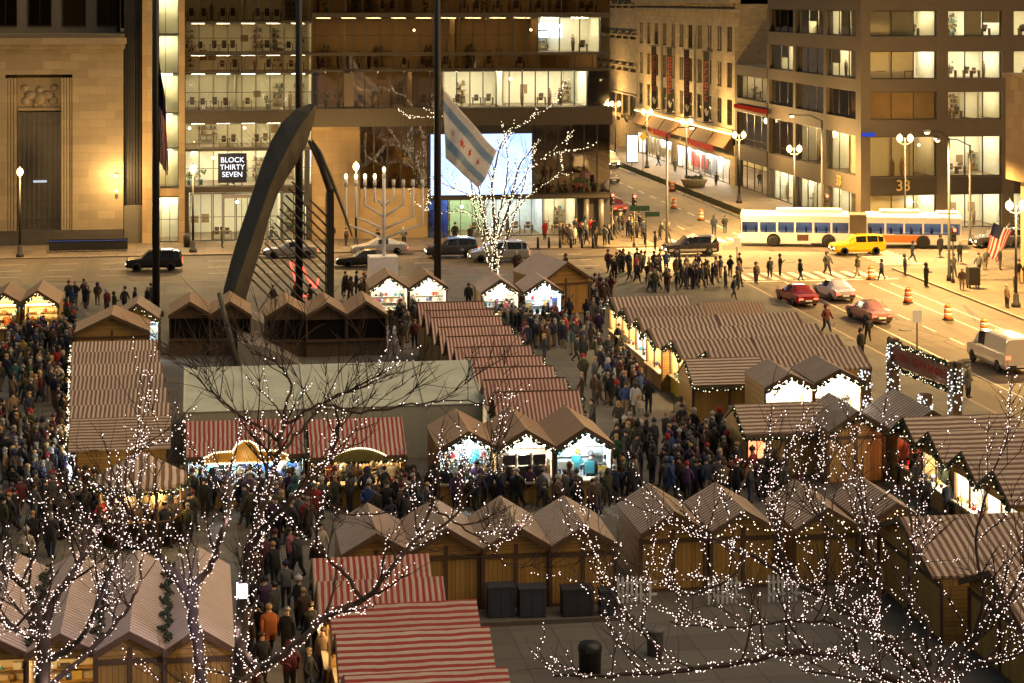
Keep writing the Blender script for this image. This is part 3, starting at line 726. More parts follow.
# railing of the stair down by the limestone building
o=thing('stair_railing','dark stair railing with faint blue light by the limestone building','railing',gp(87,253))
k=MB(); k.box(-3.4,-.05,.95,3.4,.05,1.05); k.box(-3.4,-.05,.1,3.4,.05,.18)
for i in range(18): k.box(-3.4+i*.4-.02,-.03,.1,-3.4+i*.4+.02,.03,1.0)
k.box(-3.4,2.0,0,3.4,2.2,1.0); k.build('rail',BLACK,o)
MB().box(-3.3,-.09,1.06,3.3,-.06,1.1).build('blue_tube',emit('blue_tube_light',(.15,.3,1),.12),o)
for px,py,lb in ((187,247,'black litter bin by the lobby tower'),(490,350,None)):
    if lb:
        o=thing('litter_bin',lb,'bin',gp(px,py)); MB().lathe([(.3,0),(.34,1.0),(.3,1.05),(.12,1.2)],10).build('drum',BLACK,o)
o=thing('news_box','dark news box on the right corner by the tall pole','news box',gp(973,288),0); MB().box(-.45,-.35,.25,.45,.35,1.6).build('cabinet',BLACK,o); k=MB(); k.box(-.4,-.3,0,-.3,-.2,.25); k.box(.3,-.3,0,.4,-.2,.25); k.box(-.4,.2,0,-.3,.3,.25); k.box(.3,.2,0,.4,.3,.25); k.build('feet',STEEL,o)
# wall sconce on the stone building
o=thing('wall_sconce','small twin wall lamp at the edge of the limestone building','wall lamp',(-7.9,YF-.02,6.0))
MB().box(-.1,-.5,-.1,.1,0,.1).build('bracket',STEEL,o); k=MB(); k.ball((0,-.5,.15),.17); k.ball((0,-.5,-1.2),.13); k.build('globe',GLOBE,o); point('sconce_light',(0,-1.7,0),420,SODIUM,o)
# ---- flags and poles
def pole(p,h,label,r0=.26,r1=.15):
    o=thing('flagpole',label,'flagpole',p,0,'tall dark flagpoles')
    MB().lathe([(.55,0),(.55,.3),(r0,.5)],12).build('base',STEEL,o)
    MB().lathe([(r0,.5),(r0*.95,h*.5),(r1,h)],12).build('shaft',BLACK,o); k=MB().ball((0,0,h+.15),.25); k.build('finial',mm('gold_ball',(.5,.35,.1),.3,.6),o); return o
FP=[gp(156,316),gp(299,334),gp(437.5,318)]
for p,lb in zip(FP,('flagpole carrying the drooping striped flag','flagpole standing behind the steel sculpture without a flag','flagpole carrying the white and blue flag')): pole(p,31,lb)
CRED=mat('flag_red',(.55,.07,.06),.8); CWHT=mat('flag_white',(.90,.89,.89),.8); CBLU=mat('flag_navy',(.05,.06,.14),.8); CSKY=mat('flag_sky_blue',(.42,.56,.74),.8); CSTAR=mat('flag_star_red',(.5,.03,.04),.8)
for m_ in (CRED,CWHT,CBLU,CSKY):
    n_,l_=m_.node_tree.nodes,m_.node_tree.links; p_=n_['Principled BSDF']; t_=n_.new('ShaderNodeBsdfTranslucent'); x_=n_.new('ShaderNodeMixShader'); x_.inputs[0].default_value=.62
    l_.new(p_.inputs['Base Color'].links[0].from_socket,t_.inputs[0]); l_.new(p_.outputs[0],x_.inputs[1]); l_.new(t_.outputs[0],x_.inputs[2]); l_.new(x_.outputs[0],n_['Material Output'].inputs[0])
def cloth(fn,nu,nv,colr,name,mats,parent=None,loc=None):
    vs=[fn(i/nu,j/nv) for j in range(nv+1) for i in range(nu+1)]
    fs=[];ms=[]
    for j in range(nv):
        for i in range(nu): fs.append((j*(nu+1)+i,j*(nu+1)+i+1,(j+1)*(nu+1)+i+1,(j+1)*(nu+1)+i)); ms.append(colr((i+.5)/nu,(j+.5)/nv))
    k=MB()
    for f,m in zip(fs,ms): k.f.append(list(f)); k.m.append(m); k.sm.append(True)
    k.v=[tuple(v) for v in vs]
    o=k.build(name,mats,parent,loc); sd=o.modifiers.new('t','SOLIDIFY'); sd.thickness=.02; return o
# drooping national flag, hanging in folds: u along the fly, v down the hoist
p=FP[0]; D=p.dot(Vector((S,C,0)))
z0=atD(160,60,D).z; z1=atD(160,186,D).z; hh=z0-z1
def fdroop(u,v):
    x=.2+.75*u*(.35+.65*math.sin(min(1,v*1.2)*1.5))*(1-.25*v); z=-hh*(v*(.80)+u*(.2)*(1-.4*v)); y=.22*math.sin(u*17+v*3)+.1*math.sin(u*7)
    return (x+.05*math.sin(v*9),y,z)
o=cloth(fdroop,26,26,lambda u,v:(2 if (u<.42 and v<.5) else (0 if int(v*13+.001)%2==0 else 1)) if False else (2 if v<.42 and u<.9 else (0 if int(u*9)%2==0 else 1)),'national_flag',[CRED,CWHT,CBLU],None,(p.x,p.y,z0))
tag(o,'red white and blue striped flag drooping in folds on the leftmost pole','flag')
# city flag flying to the right of the third pole
p=FP[2]; D=p.dot(Vector((S,C,0)))
q00=atD(443,88,D); q01=atD(446,158,D); q10=atD(499,152,D); q11=atD(477,187,D)
def fcity(u,v):
    a=q00.lerp(q10,u); c=q01.lerp(q11,u); w_=a.lerp(c,v); sag=math.sin(u*math.pi)*.12*(1-v)
    return (w_.x-p.x, 1.0*math.sin(u*9+v*2.5)*(.25+u*.7)+.2*math.sin(v*6), w_.z-sag-.9*math.sin(math.pi*v)*(u*.2))
def ccity(u,v):
    if .17<v<.33 or .67<v<.83: return 1
    return 0
o=cloth(fcity,30,24,ccity,'city_flag',[CWHT,CSKY],None,(p.x,p.y,0)); tag(o,'white flag with two sky blue bars and red stars flying beside the third pole','flag')
for i in range(4):
    u=.2+i*.2; c0=Vector(fcity(u,.5)); du=(Vector(fcity(u+.05,.5))-c0).normalized(); dv=(Vector(fcity(u,.55))-c0).normalized(); nn=du.cross(dv)
    if nn.y>0: nn=-nn
    k=MB(); n=12; ring=[c0+(du*math.cos(q*math.pi/6)+dv*math.sin(q*math.pi/6))*(.34 if q%2==0 else .16)+nn*.03 for q in range(12)]
    k.add(ring+[v-nn*.012 for v in ring],[tuple(range(12)),tuple(range(23,11,-1))]+[(q,q+12,(q+1)%12+12,(q+1)%12) for q in range(12)])
    k.build('red_star',CSTAR,o)
# leaning national flag on the right sidewalk
p=gp(990,262); o=thing('leaning_flag','striped national flag on a leaning staff on the right sidewalk','flag',p)
MB().tube([(.9,0,0),(.9,-.1,2.0),(1.6,-.3,3.3)],.035,6).build('staff',GREYM,o)
fq=[onY(*q_,p.y)-p for q_ in ((992,222),(1011,231),(983,254),(997,262))]
def fl(u,v):
    a=fq[0].lerp(fq[1],v); c=fq[2].lerp(fq[3],v); w_=a.lerp(c,u); return (w_.x+.05*math.sin(v*9+u*2),.2*math.sin(v*8)+.1*math.sin(u*6)-.3,w_.z)
cloth(fl,26,13,lambda u,v:2 if(u<.4 and v<.54) else (0 if int(v*13)%2==0 else 1),'flag_cloth',[CRED,CWHT,CBLU],o)
# ================================================================ STEEL SCULPTURE
CORT=mat('weathering_steel',(.085,.077,.058),.65,.15,var=.55,scale=.7,bump=.15); CORT2=mat('weathering_steel_face',(.24,.21,.165),.65,.1,var=.2,scale=.8)
YS=131.0
so=thing('steel_sculpture','huge curved rust brown steel sculpture with rods between two wings','sculpture',(onY(285,330,YS).x,YS,0))
ox=so.location.x
def sp(px,py,dy=0): 
    v=onY(px,py,YS); return Vector((v.x-ox,dy,v.z))
Lc=[(311,104),(296,110),(283,122),(271,142),(262,165),(254,188),(246,214),(238,238),(231,262),(224,290),(219,330)]
Rc=[(317,107),(314,122),(306,146),(297,163),(287,178),(277,196),(269,220),(262,246),(255,268),(247,296),(238,340)]
Cc=[(315,105),(309,113),(300,125),(289,144),(279,163),(269,186),(260,212),(251,238),(243,262),(233,292),(226,335)]
k=MB(); vs=[]; n=len(Lc)
for i in range(n):
    dz=-.2-.9*min(1,i/4)
    vs+=[sp(*Lc[i],.25),sp(*Cc[i],dz),sp(*Rc[i],.1),sp(*Rc[i],.75),sp(*Lc[i],.8)]
fs=[];
for i in range(n-1):
    for j in range(5): fs.append((i*5+j,i*5+(j+1)%5,(i+1)*5+(j+1)%5,(i+1)*5+j))
fs+=[(0,1,2,3,4),tuple((n-1)*5+j for j in range(5))]
k.add(vs,fs); k.build('curved_blade',CORT,so)
k=MB(); a=[sp(327,188),sp(334,188),sp(334,345),sp(327,345)]
k.hexa([(a[3].x,.0,0),(a[2].x,.0,0),(a[2].x,2.6,0),(a[3].x,2.6,0),(a[0].x,.0,a[0].z),(a[1].x,.0,a[1].z),(a[1].x,1.6,a[1].z-.6),(a[0].x,1.6,a[0].z-.6)]); k.build('right_wing_post',STEEL,so)
k=MB(); k.tube([sp(309,141,.3),sp(315,150,.1),sp(322,166,0),(sp(330,190,0))],[.1,.22,.24,.22],8); k.build('head_strap',CORT,so)
k=MB(); k.tube([sp(312,140,.2),sp(320,152,-.2),sp(330,176,-.5),sp(341,205,-.6),sp(352,236,-.4)],[.06,.11,.12,.1,.05],6); k.build('wing_edge',CORT,so)
k=MB(); k.add([sp(305,150,-.1),sp(310,150,-.1),sp(309,205,-.1),sp(304,205,-.1),sp(305,150,.1),sp(310,150,.1),sp(309,205,.1),sp(304,205,.1)],[(0,1,2,3),(7,6,5,4),(0,4,5,1),(1,5,6,2),(2,6,7,3),(3,7,4,0)]); k.build('face_plate',CORT2,so)
for i in range(15):
    t=i/14; x0,y0=292-t*42,182+t*96; 
    a=sp(x0,y0,.3); c=sp(331,y0+ (331-x0)*1.0,.3)
    if c.z<0.2: c=a.lerp(c,(a.z-.2)/(a.z-c.z))
    MB().tube([a,c],.065,6).build('rod',CORT,so)
k=MB(); k.add([(-4.5,.2,0),(.6,.2,0),(.9,3.5,0),(-4.2,3.5,0),(-3.9,.8,1.5),(-3.0,.8,1.6),(-3,3,1.8),(-4,3,1.8)],[(0,1,5,4),(1,2,6,5),(2,3,7,6),(3,0,4,7),(4,5,6,7),(3,2,1,0)]); k.build('base_body',CORT2,so)
q0=gp(238,366); q1=gp(300,366); YR=q0.y
r0=onY(236,336,YR); r1=onY(300,362,YR); a0=q0-so.location; 
k=MB(); k.add([(q0.x-ox,YR-YS,0),(q1.x-ox,YR-YS,0),(q1.x-ox,YR-YS+5,0),(q0.x-ox,YR-YS+5,0),(q0.x-ox,YR-YS+.2,1.35),(q0.x-ox+1.6,YR-YS+.2,1.1),(q0.x-ox+1.6,YR-YS+5,1.2),(q0.x-ox,YR-YS+5,1.5)],[(3,2,1,0),(4,5,6,7),(0,1,5,4),(1,2,6,5),(2,3,7,6),(3,0,4,7)]); k.build('front_ramp',CORT2,so)
k=MB(); t0=onY(219,293,YR+2)-so.location; k.tube([(t0.x,t0.y,t0.z),(q0.x-ox,YR-YS-.2,0)],[.14,.2],6); k.build('front_strut',CORT,so)
# ================================================================ MENORAH on its white base
YM=156.0; v=onY(381.5,268,YM)
mo=thing('menorah','tall white nine branched menorah with lit candles on a white box','menorah',(v.x,YM,0))
def mp(px,py): q=onY(px,py,YM); return Vector((q.x-v.x,0,q.z))
k=MB(); a,c=mp(368.5,256),mp(397,270); k.box(a.x,-.9,0,c.x,.9,a.z); k.build('white_base',mm('bright_white_board',(.88,.88,.88)),mo)
k=MB(); k.tube([mp(384,257),mp(384,178)],.14,8); k.build('stem',WHITE,mo)
for i,(xl,xr,yt,yj) in enumerate(((374.8,393.6,186,207),(365,403.4,186,217),(356,413,186,229),(346,422.5,186,239))):
    for x in (xl,xr):
        MB().tube([mp(384,yj),mp(384+(x-384)*.55,yj-(7 if i<3 else 9)),mp(x,yj-(5 if i==0 else 12 if i<3 else 15)),mp(x,yt+1)],.095,6).build('branch',WHITE,mo)
k=MB()
for i,x in enumerate((346,356,365,374.8,384,393.6,403.4,413,422.5)):
    top=mp(x,186 if i!=4 else 179); MB().tube([top,top+Vector((0,0,.5))],.13,8).build('candle_cup',WHITE,mo)
    if i<5: MB().ball(top+Vector((0,0,.75)),.13,8,6,0,(1,1,1.6)).build('flame',emit('candle_bulb',(1,.72,.3),5) if i==0 else bpy.data.materials['candle_bulb'],mo)
# ================================================================ red lit outline figure by the sculpture
pr=gp(298,300); o=thing('red_light_sculpture','red light outlined sleigh shape behind the rods of the sculpture','light sculpture',pr)
def rp(px,py): q=onY(px,py,pr.y); return Vector((q.x-pr.x,0,q.z))
k=MB(); RW=emit('red_rope_light',(1,.05,.03),3,False)
k.tube([rp(290,262),rp(295,278),rp(298,296),rp(308,296),rp(312,285),rp(306,274),rp(299,268),rp(293,262)],.06,5); k.tube([rp(300,262),rp(306,275),rp(316,288)],.06,5); k.tube([rp(316,288),rp(319,278)],.06,5); k.build('rope_light',RW,o)
k=MB()
for px in (298,308,316): q=rp(px,296); k.tube([(q.x,0,0),(q.x,0,max(.3,q.z))],.04,5)
k.build('stand',STEEL,o)
# ================================================================ VEHICLES  (front towards -x)
TYRE=mat('tyre_rubber',(.015,.015,.015),.8); RIM=mat('alloy_rim',(.4,.4,.38),.3,.8); CGL=mat('car_glass',(.012,.014,.016),.08)
def wheel(o,x,y,r=.33,wd=.2):
    s=1 if y>0 else -1
    t=MB().lathe([(r*.62,-wd/2),(r*.92,-wd/2),(r,-wd/2+.04),(r,wd/2-.04),(r*.92,wd/2),(r*.62,wd/2)],18,(x,y,r),0,True,'y').build('wheel',TYRE,o)
    k=MB(); k.lathe([(r*.62,-.03),(r*.62,.03)],14,(x,y+s*wd*.35,r),0,True,'y')
    k.build('rim',RIM,t)
def vehicle(name,label,cat,p,rz,col,st,L,hw,cab,wheels,r=.34,two=None,on=True,rough=.25,group=None):
    """st: (x, z_bottom, z_belt, z_top, half width, half width at top); cab: stations i0..i1 that carry glass"""
    o=thing(name,label,cat,(p.x,p.y,ROADZ),rz,group)
    paint=mat('car_paint',col,rough,.35,var=.06,coat=.6)
    k=MB(); vs=[]; nr=11
    for (x,zl,zb,zt,h,ht) in st:
        zt=max(zt,zb+.01)
        vs+=[(x,-h*.9,zl),(x,-h,zl+.22),(x,-h,zb-.12),(x,-h*.97,zb),(x,-ht,zt-.04),(x,-ht*.55,zt+.02),
             (x,ht*.55,zt+.02),(x,ht,zt-.04),(x,h*.97,zb),(x,h,zb-.12),(x,h,zl+.22),(x,h*.9,zl)]
    nr=12; fs=[]; n=len(st)
    for i in range(n-1):
        for j in range(nr): fs.append((i*nr+j,i*nr+(j+1)%nr,(i+1)*nr+(j+1)%nr,(i+1)*nr+j))
    fs+=[tuple(range(nr-1,-1,-1)),tuple((n-1)*nr+j for j in range(nr))]
    k.add(vs,fs,0,False)
    bd=k.build('body',paint,o)
    bv=bd.modifiers.new('b','BEVEL'); bv.width=.05; bv.segments=2; bv.limit_method='ANGLE'; bv.angle_limit=R(28)
    def P(i,j): return Vector(vs[i*nr+j])
    def glassq(a,b_,c,d,inset=.1,out=.018,nm='side_window'):
        ctr=(a+b_+c+d)/4; q=[v_+(ctr-v_)*inset for v_ in (a,b_,c,d)]; nn=(q[1]-q[0]).cross(q[2]-q[0]).normalized()
        if nn.dot(ctr-Vector((ctr.x*.5,0,.6)))<0: nn=-nn
        f=[v_+nn*out for v_ in q]; g=[v_-nn*.03 for v_ in q]
        MB().add(f+g,[(0,1,2,3),(7,6,5,4),(0,4,5,1),(1,5,6,2),(2,6,7,3),(3,7,4,0)]).build(nm,CGL,o)
    i0,i1=cab
    for i in range(i0,i1):
        glassq(P(i,3),P(i+1,3),P(i+1,4),P(i,4),.10); glassq(P(i,8),P(i+1,8),P(i+1,7),P(i,7),.10)
    glassq(P(i0,4)*1.0,P(i0,7),P(i0-1,7),P(i0-1,4),.08,.02,'windscreen') if i0>0 else None
    if i1<n-1: glassq(P(i1,4),P(i1,7),P(i1+1,7),P(i1+1,4),.08,.02,'rear_window')
    for x in wheels:
        for y in (-hw+.08,hw-.08): wheel(o,x,y,r)
    xf,xb=st[0][0],st[-1][0]; zf=st[0][2]
    for y in (-1,1):
        MB().ball((xf+.06,y*(st[0][4]-.22),zf-.2),.15,8,6,0,(.6,1.3,.8)).build('headlight',HEADL if on else RIM,o)
        zt=st[-1][2]
        MB().box(xb-.03,y*(st[-1][4]-.2)-.16,zt-.32,xb+.035,y*(st[-1][4]-.2)+.16,zt-.12).build('tail_light',TAIL,o)
    k=MB(); k.box(xf-.05,-hw*.8,st[0][1]+.02,xf+.1,hw*.8,st[0][1]+.22); k.box(xb-.1,-hw*.8,st[-1][1]+.02,xb+.05,hw*.8,st[-1][1]+.22); k.build('bumper',BLACK if two is None else two,o)
    k=MB(); k.box(xf-.062,-.26,st[0][1]+.08,xf-.052,.26,st[0][1]+.2); k.box(xb+.052,-.26,st[-1][1]+.1,xb+.062,.26,st[-1][1]+.22); k.build('number_plate',WHITE,o)
    MB().box(xf-.02,-hw*.5,st[0][2]-.22,xf+.05,hw*.5,st[0][2]-.06).build('grille',BLACK,o)
    for y in (-hw-.1,hw+.1): MB().ball((st[i0][0]-.05 if i0>0 else xf+.8,y,st[i0][2]+.08),.12,7,5,0,(.6,1,.8)).build('wing_mirror',paint,o)
    if two is not None:
        k=MB()
        for y in (-1,1): k.box(xf+.25,y*hw-.012,st[0][1]+.1,xb-.25,y*hw+.012,st[0][1]+.3)
        k.build('lower_cladding',two,o)
    return o
SED=lambda s=1:[(-2.3,.28,.62,.62,.78,.7),(-2.15,.2,.74,.74,.86,.78),(-1.1,.2,.88,.90,.89,.8),(-.95,.2,.90,.94,.89,.74),(-.15,.2,.93,1.40,.89,.62),(.75,.2,.95,1.42,.89,.62),(1.55,.2,.98,1.05,.88,.72),(2.15,.24,.95,.96,.84,.74),(2.32,.34,.80,.80,.76,.68)]
SUV=[(-2.25,.34,.80,.80,.82,.74),(-2.1,.28,.95,.95,.90,.82),(-1.15,.28,1.05,1.07,.92,.84),(-1.0,.28,1.07,1.10,.92,.78),(-.4,.28,1.08,1.66,.92,.70),(.6,.28,1.1,1.72,.92,.72),(1.6,.28,1.12,1.70,.92,.72),(2.1,.3,1.12,1.6,.90,.70),(2.28,.36,1.05,1.12,.86,.74)]
VANM=[(-2.45,.28,.72,.72,.82,.74),(-2.3,.22,.88,.88,.92,.8),(-1.65,.22,1.02,1.04,.95,.82),(-1.5,.22,1.03,1.08,.95,.8),(-.55,.22,1.04,1.66,.95,.72),(.6,.22,1.05,1.74,.95,.74),(1.9,.22,1.06,1.72,.95,.74),(2.3,.24,1.06,1.62,.93,.72),(2.5,.3,1.0,1.1,.9,.78)]
CARGO=[(-2.85,.35,.85,.85,.86,.8),(-2.65,.28,1.05,1.05,.98,.9),(-1.95,.28,1.2,1.22,1.0,.9),(-1.8,.28,1.22,1.28,1.0,.88),(-1.1,.28,1.24,2.05,1.0,.84),(-.1,.28,1.25,2.15,1.0,.86),(2.7,.28,1.25,2.15,1.0,.86),(2.85,.32,1.22,2.05,.98,.85)]
def car(kind,px,py,rz,col,label,name='parked_car',cat='car',sc_=1.0,**k):
    st={'sedan':SED(),'suv':SUV,'minivan':VANM,'cargo':CARGO}[kind]
    st=[(a*sc_,)+t for a,*t in [(s[0],*s[1:]) for s in st]] if False else [(s[0]*sc_,)+tuple(s[1:]) for s in st]
    hw={'sedan':.89,'suv':.92,'minivan':.95,'cargo':1.0}[kind]
    wx={'sedan':(-1.42*sc_,1.42*sc_),'suv':(-1.38*sc_,1.38*sc_),'minivan':(-1.55*sc_,1.5*sc_),'cargo':(-1.85*sc_,1.75*sc_)}[kind]
    cab={'sedan':(4,5),'suv':(4,7),'minivan':(4,7),'cargo':(4,5)}[kind]
    return vehicle(name,label,cat,gp(px,py,ROADZ),rz,col,st,0,hw,cab,wx,{'sedan':.33,'suv':.37,'minivan':.34,'cargo':.38}[kind],**k)
D=R
car('suv',154,270,0,(.012,.012,.014),'black suv driving left in front of the store entrance','passing_car',group='cars on the avenue')
car('sedan',290,257,0,(.35,.34,.33),'silver sedan seen through the rods of the sculpture','passing_car',group='cars on the avenue')
car('sedan',366,266,0,(.02,.02,.022),'black sedan with bright headlights left of the menorah base','passing_car',sc_=1.08,group='cars on the avenue')
car('sedan',379,254,0,(.5,.5,.5),'silver sedan waiting behind the menorah','passing_car',sc_=1.05,group='cars on the avenue',on=True)
car('suv',451,257,0,(.05,.05,.055),'dark grey suv behind the third flagpole','passing_car',sc_=.98,group='cars on the avenue')
car('minivan',498,261,0,(.36,.34,.31),'grey minivan driving left behind the lit street tree','passing_car',sc_=1.02,group='cars on the avenue')
car('suv',690,255,R(2),(.03,.03,.04),'dark suv with silver lower cladding turning past the crowd','passing_car',sc_=1.04,two=mm('silver_cladding',(.5,.48,.44),.4,.5),group='cars on the avenue')
car('suv',857,254,0,(.80,.50,.01),'yellow taxi suv in front of the articulated bus','taxi','taxi',sc_=1.02,group='cars on the avenue')
car('sedan',797,303,R(-86),(.30,.02,.02),'dark red sedan waiting beside the lilac sedan','passing_car',group='cars at the crossing')
car('sedan',834,298,R(-86),(.55,.52,.62),'pale lilac sedan waiting at the crosswalk','passing_car',group='cars at the crossing')
car('sedan',869,320,R(-86),(.42,.20,.19),'faded red sedan nearest the orange barrels','passing_car',group='cars at the crossing')
car('cargo',1000,366,R(-88),(.62,.58,.54),'white cargo van driving away at the right edge','cargo_van','van',on=False)
car('sedan',612,212,R(-80),(.30,.03,.02),'red car with glowing tail lights at the end of the glass centre','passing_car')
car('suv',997,247,0,(.10,.10,.11),'dark car behind the leaning flag','passing_car',group='cars on the avenue')
car('cargo',606,167,R(100),(.6,.55,.42),'pale van coming down the far cross street','delivery_van','van')
car('sedan',607,182,R(100),(.4,.35,.3),'tan car coming down the far cross street','passing_car')
# ---- articulated bus
BW=mat('bus_white',(.80,.80,.78),.4,var=.08); BL_=emit('bus_ceiling_light',(.75,.85,1),3.0)
q0=gp(741,246,ROADZ); q1=gp(961,249,ROADZ); dv=q1-q0; rz=math.atan2(dv.y,dv.x); LB=dv.length
bu=thing('articulated_bus','long white articulated city bus with an orange side panel','bus',(q0.x,q0.y,ROADZ),rz)
def bussec(x0,x1,nose):
    W0=0; W1=2.55
    k=MB()
    k.box(x0,W0,.35,x1,W0+.06,1.25); k.box(x0,W1-.06,.35,x1,W1,1.25); k.box(x0,W0,2.2,x1,W0+.06,2.75); k.box(x0,W1-.06,2.2,x1,W1,2.75)
    k.box(x0,.06,.35,x1,W1-.06,.45); k.hexa([(x0,.0,2.75),(x1,.0,2.75),(x1,W1,2.75),(x0,W1,2.75),(x0+.05,.25,3.0),(x1-.05,.25,3.0),(x1-.05,W1-.25,3.0),(x0+.05,W1-.25,3.0)])
    n=max(3,int(round((x1-x0)/1.65)))
    for i in range(n+1):
        x=x0+i*(x1-x0)/n; a=max(x0,x-.09); c=min(x1,x+.09); k.box(a,W0+.003,1.25,c,W0+.057,2.2); k.box(a,W1-.057,1.25,c,W1-.003,2.2)
    k.build('body',BW,bu)
    for i in range(n):
        a=x0+i*(x1-x0)/n+.09; c=x0+(i+1)*(x1-x0)/n-.09
        MB().quad((a,.03,1.25),(c,.03,1.25),(c,.03,2.2),(a,.03,2.2)).build('side_window',GLB,bu)
    k=MB(); k.quad((x0,W1-.07,1.2),(x1,W1-.07,1.2),(x1,W1-.07,2.75),(x0,W1-.07,2.75)); k.build('interior',mm('bus_inside',(.35,.38,.45)),bu)
    k=MB()
    for i in range(int((x1-x0)/.9)):
        k.box(x0+.4+i*.9,.5,.5,x0+.5+i*.9,1.0,1.65); k.box(x0+.4+i*.9,1.6,.5,x0+.5+i*.9,2.1,1.65)
    k.build('seats',mm('bus_seat',(.03,.05,.15)),bu)
    k=MB(); k.box(x0+.3,.6,2.66,x1-.3,.8,2.72); k.box(x0+.3,1.7,2.66,x1-.3,1.9,2.72); k.build('ceiling_light',BL_,bu)
xm=LB*.535
bussec(.0,xm-.75,1); bussec(xm+.75,LB,0)
k=MB()
for i in range(10): k.box(xm-.74+i*.15,.06,.5,xm-.66+i*.15,2.49,2.92); k.box(xm-.66+i*.15,.12,.55,xm-.59+i*.15,2.43,2.86)
k.build('bellows',mm('grey_bellows',(.16,.13,.09)),bu)
k=MB(); k.box(3.2,.5,3.0,9.0,2.1,3.3); k.box(xm+2,.5,3.0,xm+5.5,2.1,3.28); k.box(LB-2,.3,3.0,LB-.2,2.2,3.2); k.build('roof_unit',BW,bu)
k=MB(); k.box(-.08,.05,.4,-.002,2.5,1.1); k.build('nose',BW,bu); MB().box(-.06,.12,1.12,-.003,2.43,2.5).build('windscreen',CGL,bu); MB().box(-.07,.4,2.52,-.003,2.1,2.74).build('destination_display',emit('amber_display',(1,.6,.1),1.5),bu)
MB().box(LB+.002,.05,.4,LB+.05,2.5,2.7).build('tail_panel',BW,bu)
k=MB(); k.box(-.12,.2,.5,-.09,.5,.75); k.box(-.12,2.0,.5,-.09,2.3,.75); k.build('headlight',HEADL,bu)
k=MB(); k.box(LB+.05,.1,.9,LB+.07,.35,1.5); k.box(LB+.05,2.2,.9,LB+.07,2.45,1.5); k.build('tail_light',TAIL,bu)
MB().box(xm+1.0,-.012,.5,xm+6.2,-.002,1.15).build('advert_panel',mat('orange_advert',(.72,.20,.03),.5,var=.3,scale=1),bu)
MB().box(5.0,-.012,.55,6.0,-.002,1.1).build('route_panel',mm('dark_poster',(.12,.05,.03)),bu)
MB().box(xm+3.2,-.013,1.22,LB-.2,-.004,1.3).build('blue_stripe',mm('blue_stripe',(.04,.07,.3)),bu)
for x in (2.9,xm-2.6,LB-3.3):
    MB().lathe([(.62,-.02),(.62,.05)],18,(x,.0,.55),0,False,'y').build('wheel_arch',BLACK,bu)
    for y in (-.05,2.5): wheel(bu,x,y+ (0.0),.48,.28)
# ---- bollards at the crowded corner
for i in range(6):
    o=thing('bollard','short black bollard in the row under the shop windows','bollard',gp(538+i*11,248),0,'bollards along the avenue kerb'); MB().lathe([(.12,0),(.12,.9),(.06,1.0)],8).build('post',BLACK,o)

# ---- manhole covers and a few road repairs
IRON=mat('cast_iron',(.02,.018,.016),.6)
for i,(px,py,lb) in enumerate(((905,330,'iron manhole cover in the lane beside the third barrel'),(790,262,'iron manhole cover in front of the bus'),(930,372,'iron manhole cover in the lane left of the white van'),(590,268,'iron manhole cover in the avenue near the pale blue hut'),(690,225,'iron manhole cover up the cross street'))):
    g=gp(px,py,ROADZ); o=tag(MB().lathe([(.42,0),(.42,.012),(.3,.016)],16).build('manhole_cover',IRON,None,(g.x,g.y,ROADZ+.002)),lb,'manhole cover')
# ================================================================ MARKET STALLS
RS={}
def roofm(kind,axis,period=.22):
    period=round(period,3); k=(kind,axis,period)
    if k not in RS:
        c={'brown':((.19,.105,.065),(.62,.50,.36)),'red':((.33,.035,.028),(.54,.45,.35)),'rust':((.25,.065,.045),(.60,.47,.37)),'tan':((.36,.23,.13),(.50,.34,.20)),'pale':((.42,.30,.25),(.68,.57,.49)),'grey':((.20,.14,.10),(.52,.42,.31))}[kind]
        RS[k]=stripes(kind+'_striped_roof_'+'xyz'[axis],c[0],c[1],axis,period,.5)
    return RS[k]
CW=(1,.86,.62); WARM=(1,.66,.28); COOL=(.80,.92,1)
TUBE={'w':emit('stall_tube_white',(1,.93,.80),12),'c':emit('stall_tube_cool',(.85,.95,1),12),'y':emit('stall_tube_warm',(1,.72,.34),9),'r':emit('stall_tube_red',(1,.35,.16),2)}
LCOL={'w':(1,.90,.72),'c':(.82,.93,1),'y':(1,.70,.34),'r':(1,.38,.2)}
INW={'w':mat('stall_inside_white',(.70,.66,.56),.8,var=.12),'c':mat('stall_inside_cool',(.62,.70,.72),.8,var=.12),'y':mat('stall_inside_cream',(.66,.52,.30),.8,var=.15),'r':mat('stall_inside_red',(.5,.2,.12),.8)}
WARES=[mat('ware_'+n,c,.5) for n,c in (('red',(.5,.04,.03)),('gold',(.6,.4,.08)),('teal',(.05,.3,.35)),('cream',(.6,.55,.42)),('wood',(.28,.14,.05)),('dark',(.05,.04,.04)),('blue',(.08,.14,.4)))]
def garland_mesh(path, step=.16, r=.07, seed=1, leaves=True, br=.045):
    g=MB(); bl=MB(); q=random.Random(seed); pts=[Vector(p) for p in path]
    for a,c in zip(pts,pts[1:]):
        n=max(1,int((c-a).length/step))
        for i in range(n):
            t=(i+q.random())/n; p=a.lerp(c,t); sag=.10*math.sin(math.pi*((t*max(1,round((c-a).length/1.3)))%1))
            p=p-Vector((0,0,sag))
            if leaves:
                for _ in range(2): g.octa(p+Vector((q.uniform(-.06,.06),q.uniform(-.06,.06),q.uniform(-.07,.05))),q.uniform(.06,.12))
            bl.octa(p+Vector((q.uniform(-.07,.07),q.uniform(-.09,.03),q.uniform(-.1,.06))),br*q.uniform(.5,1.0))
    return g,bl
def garland(o,path,seed=1,step=.16,leaves=True,bulb=None,br=.036):
    g,bl=garland_mesh(path,step,.07,seed,leaves,br)
    if leaves: h=g.build('garland',GREEN,o); bl.build('fairy_lights',bulb or BULBY,h)
    else: bl.build('fairy_lights',bulb or BULBY,o)
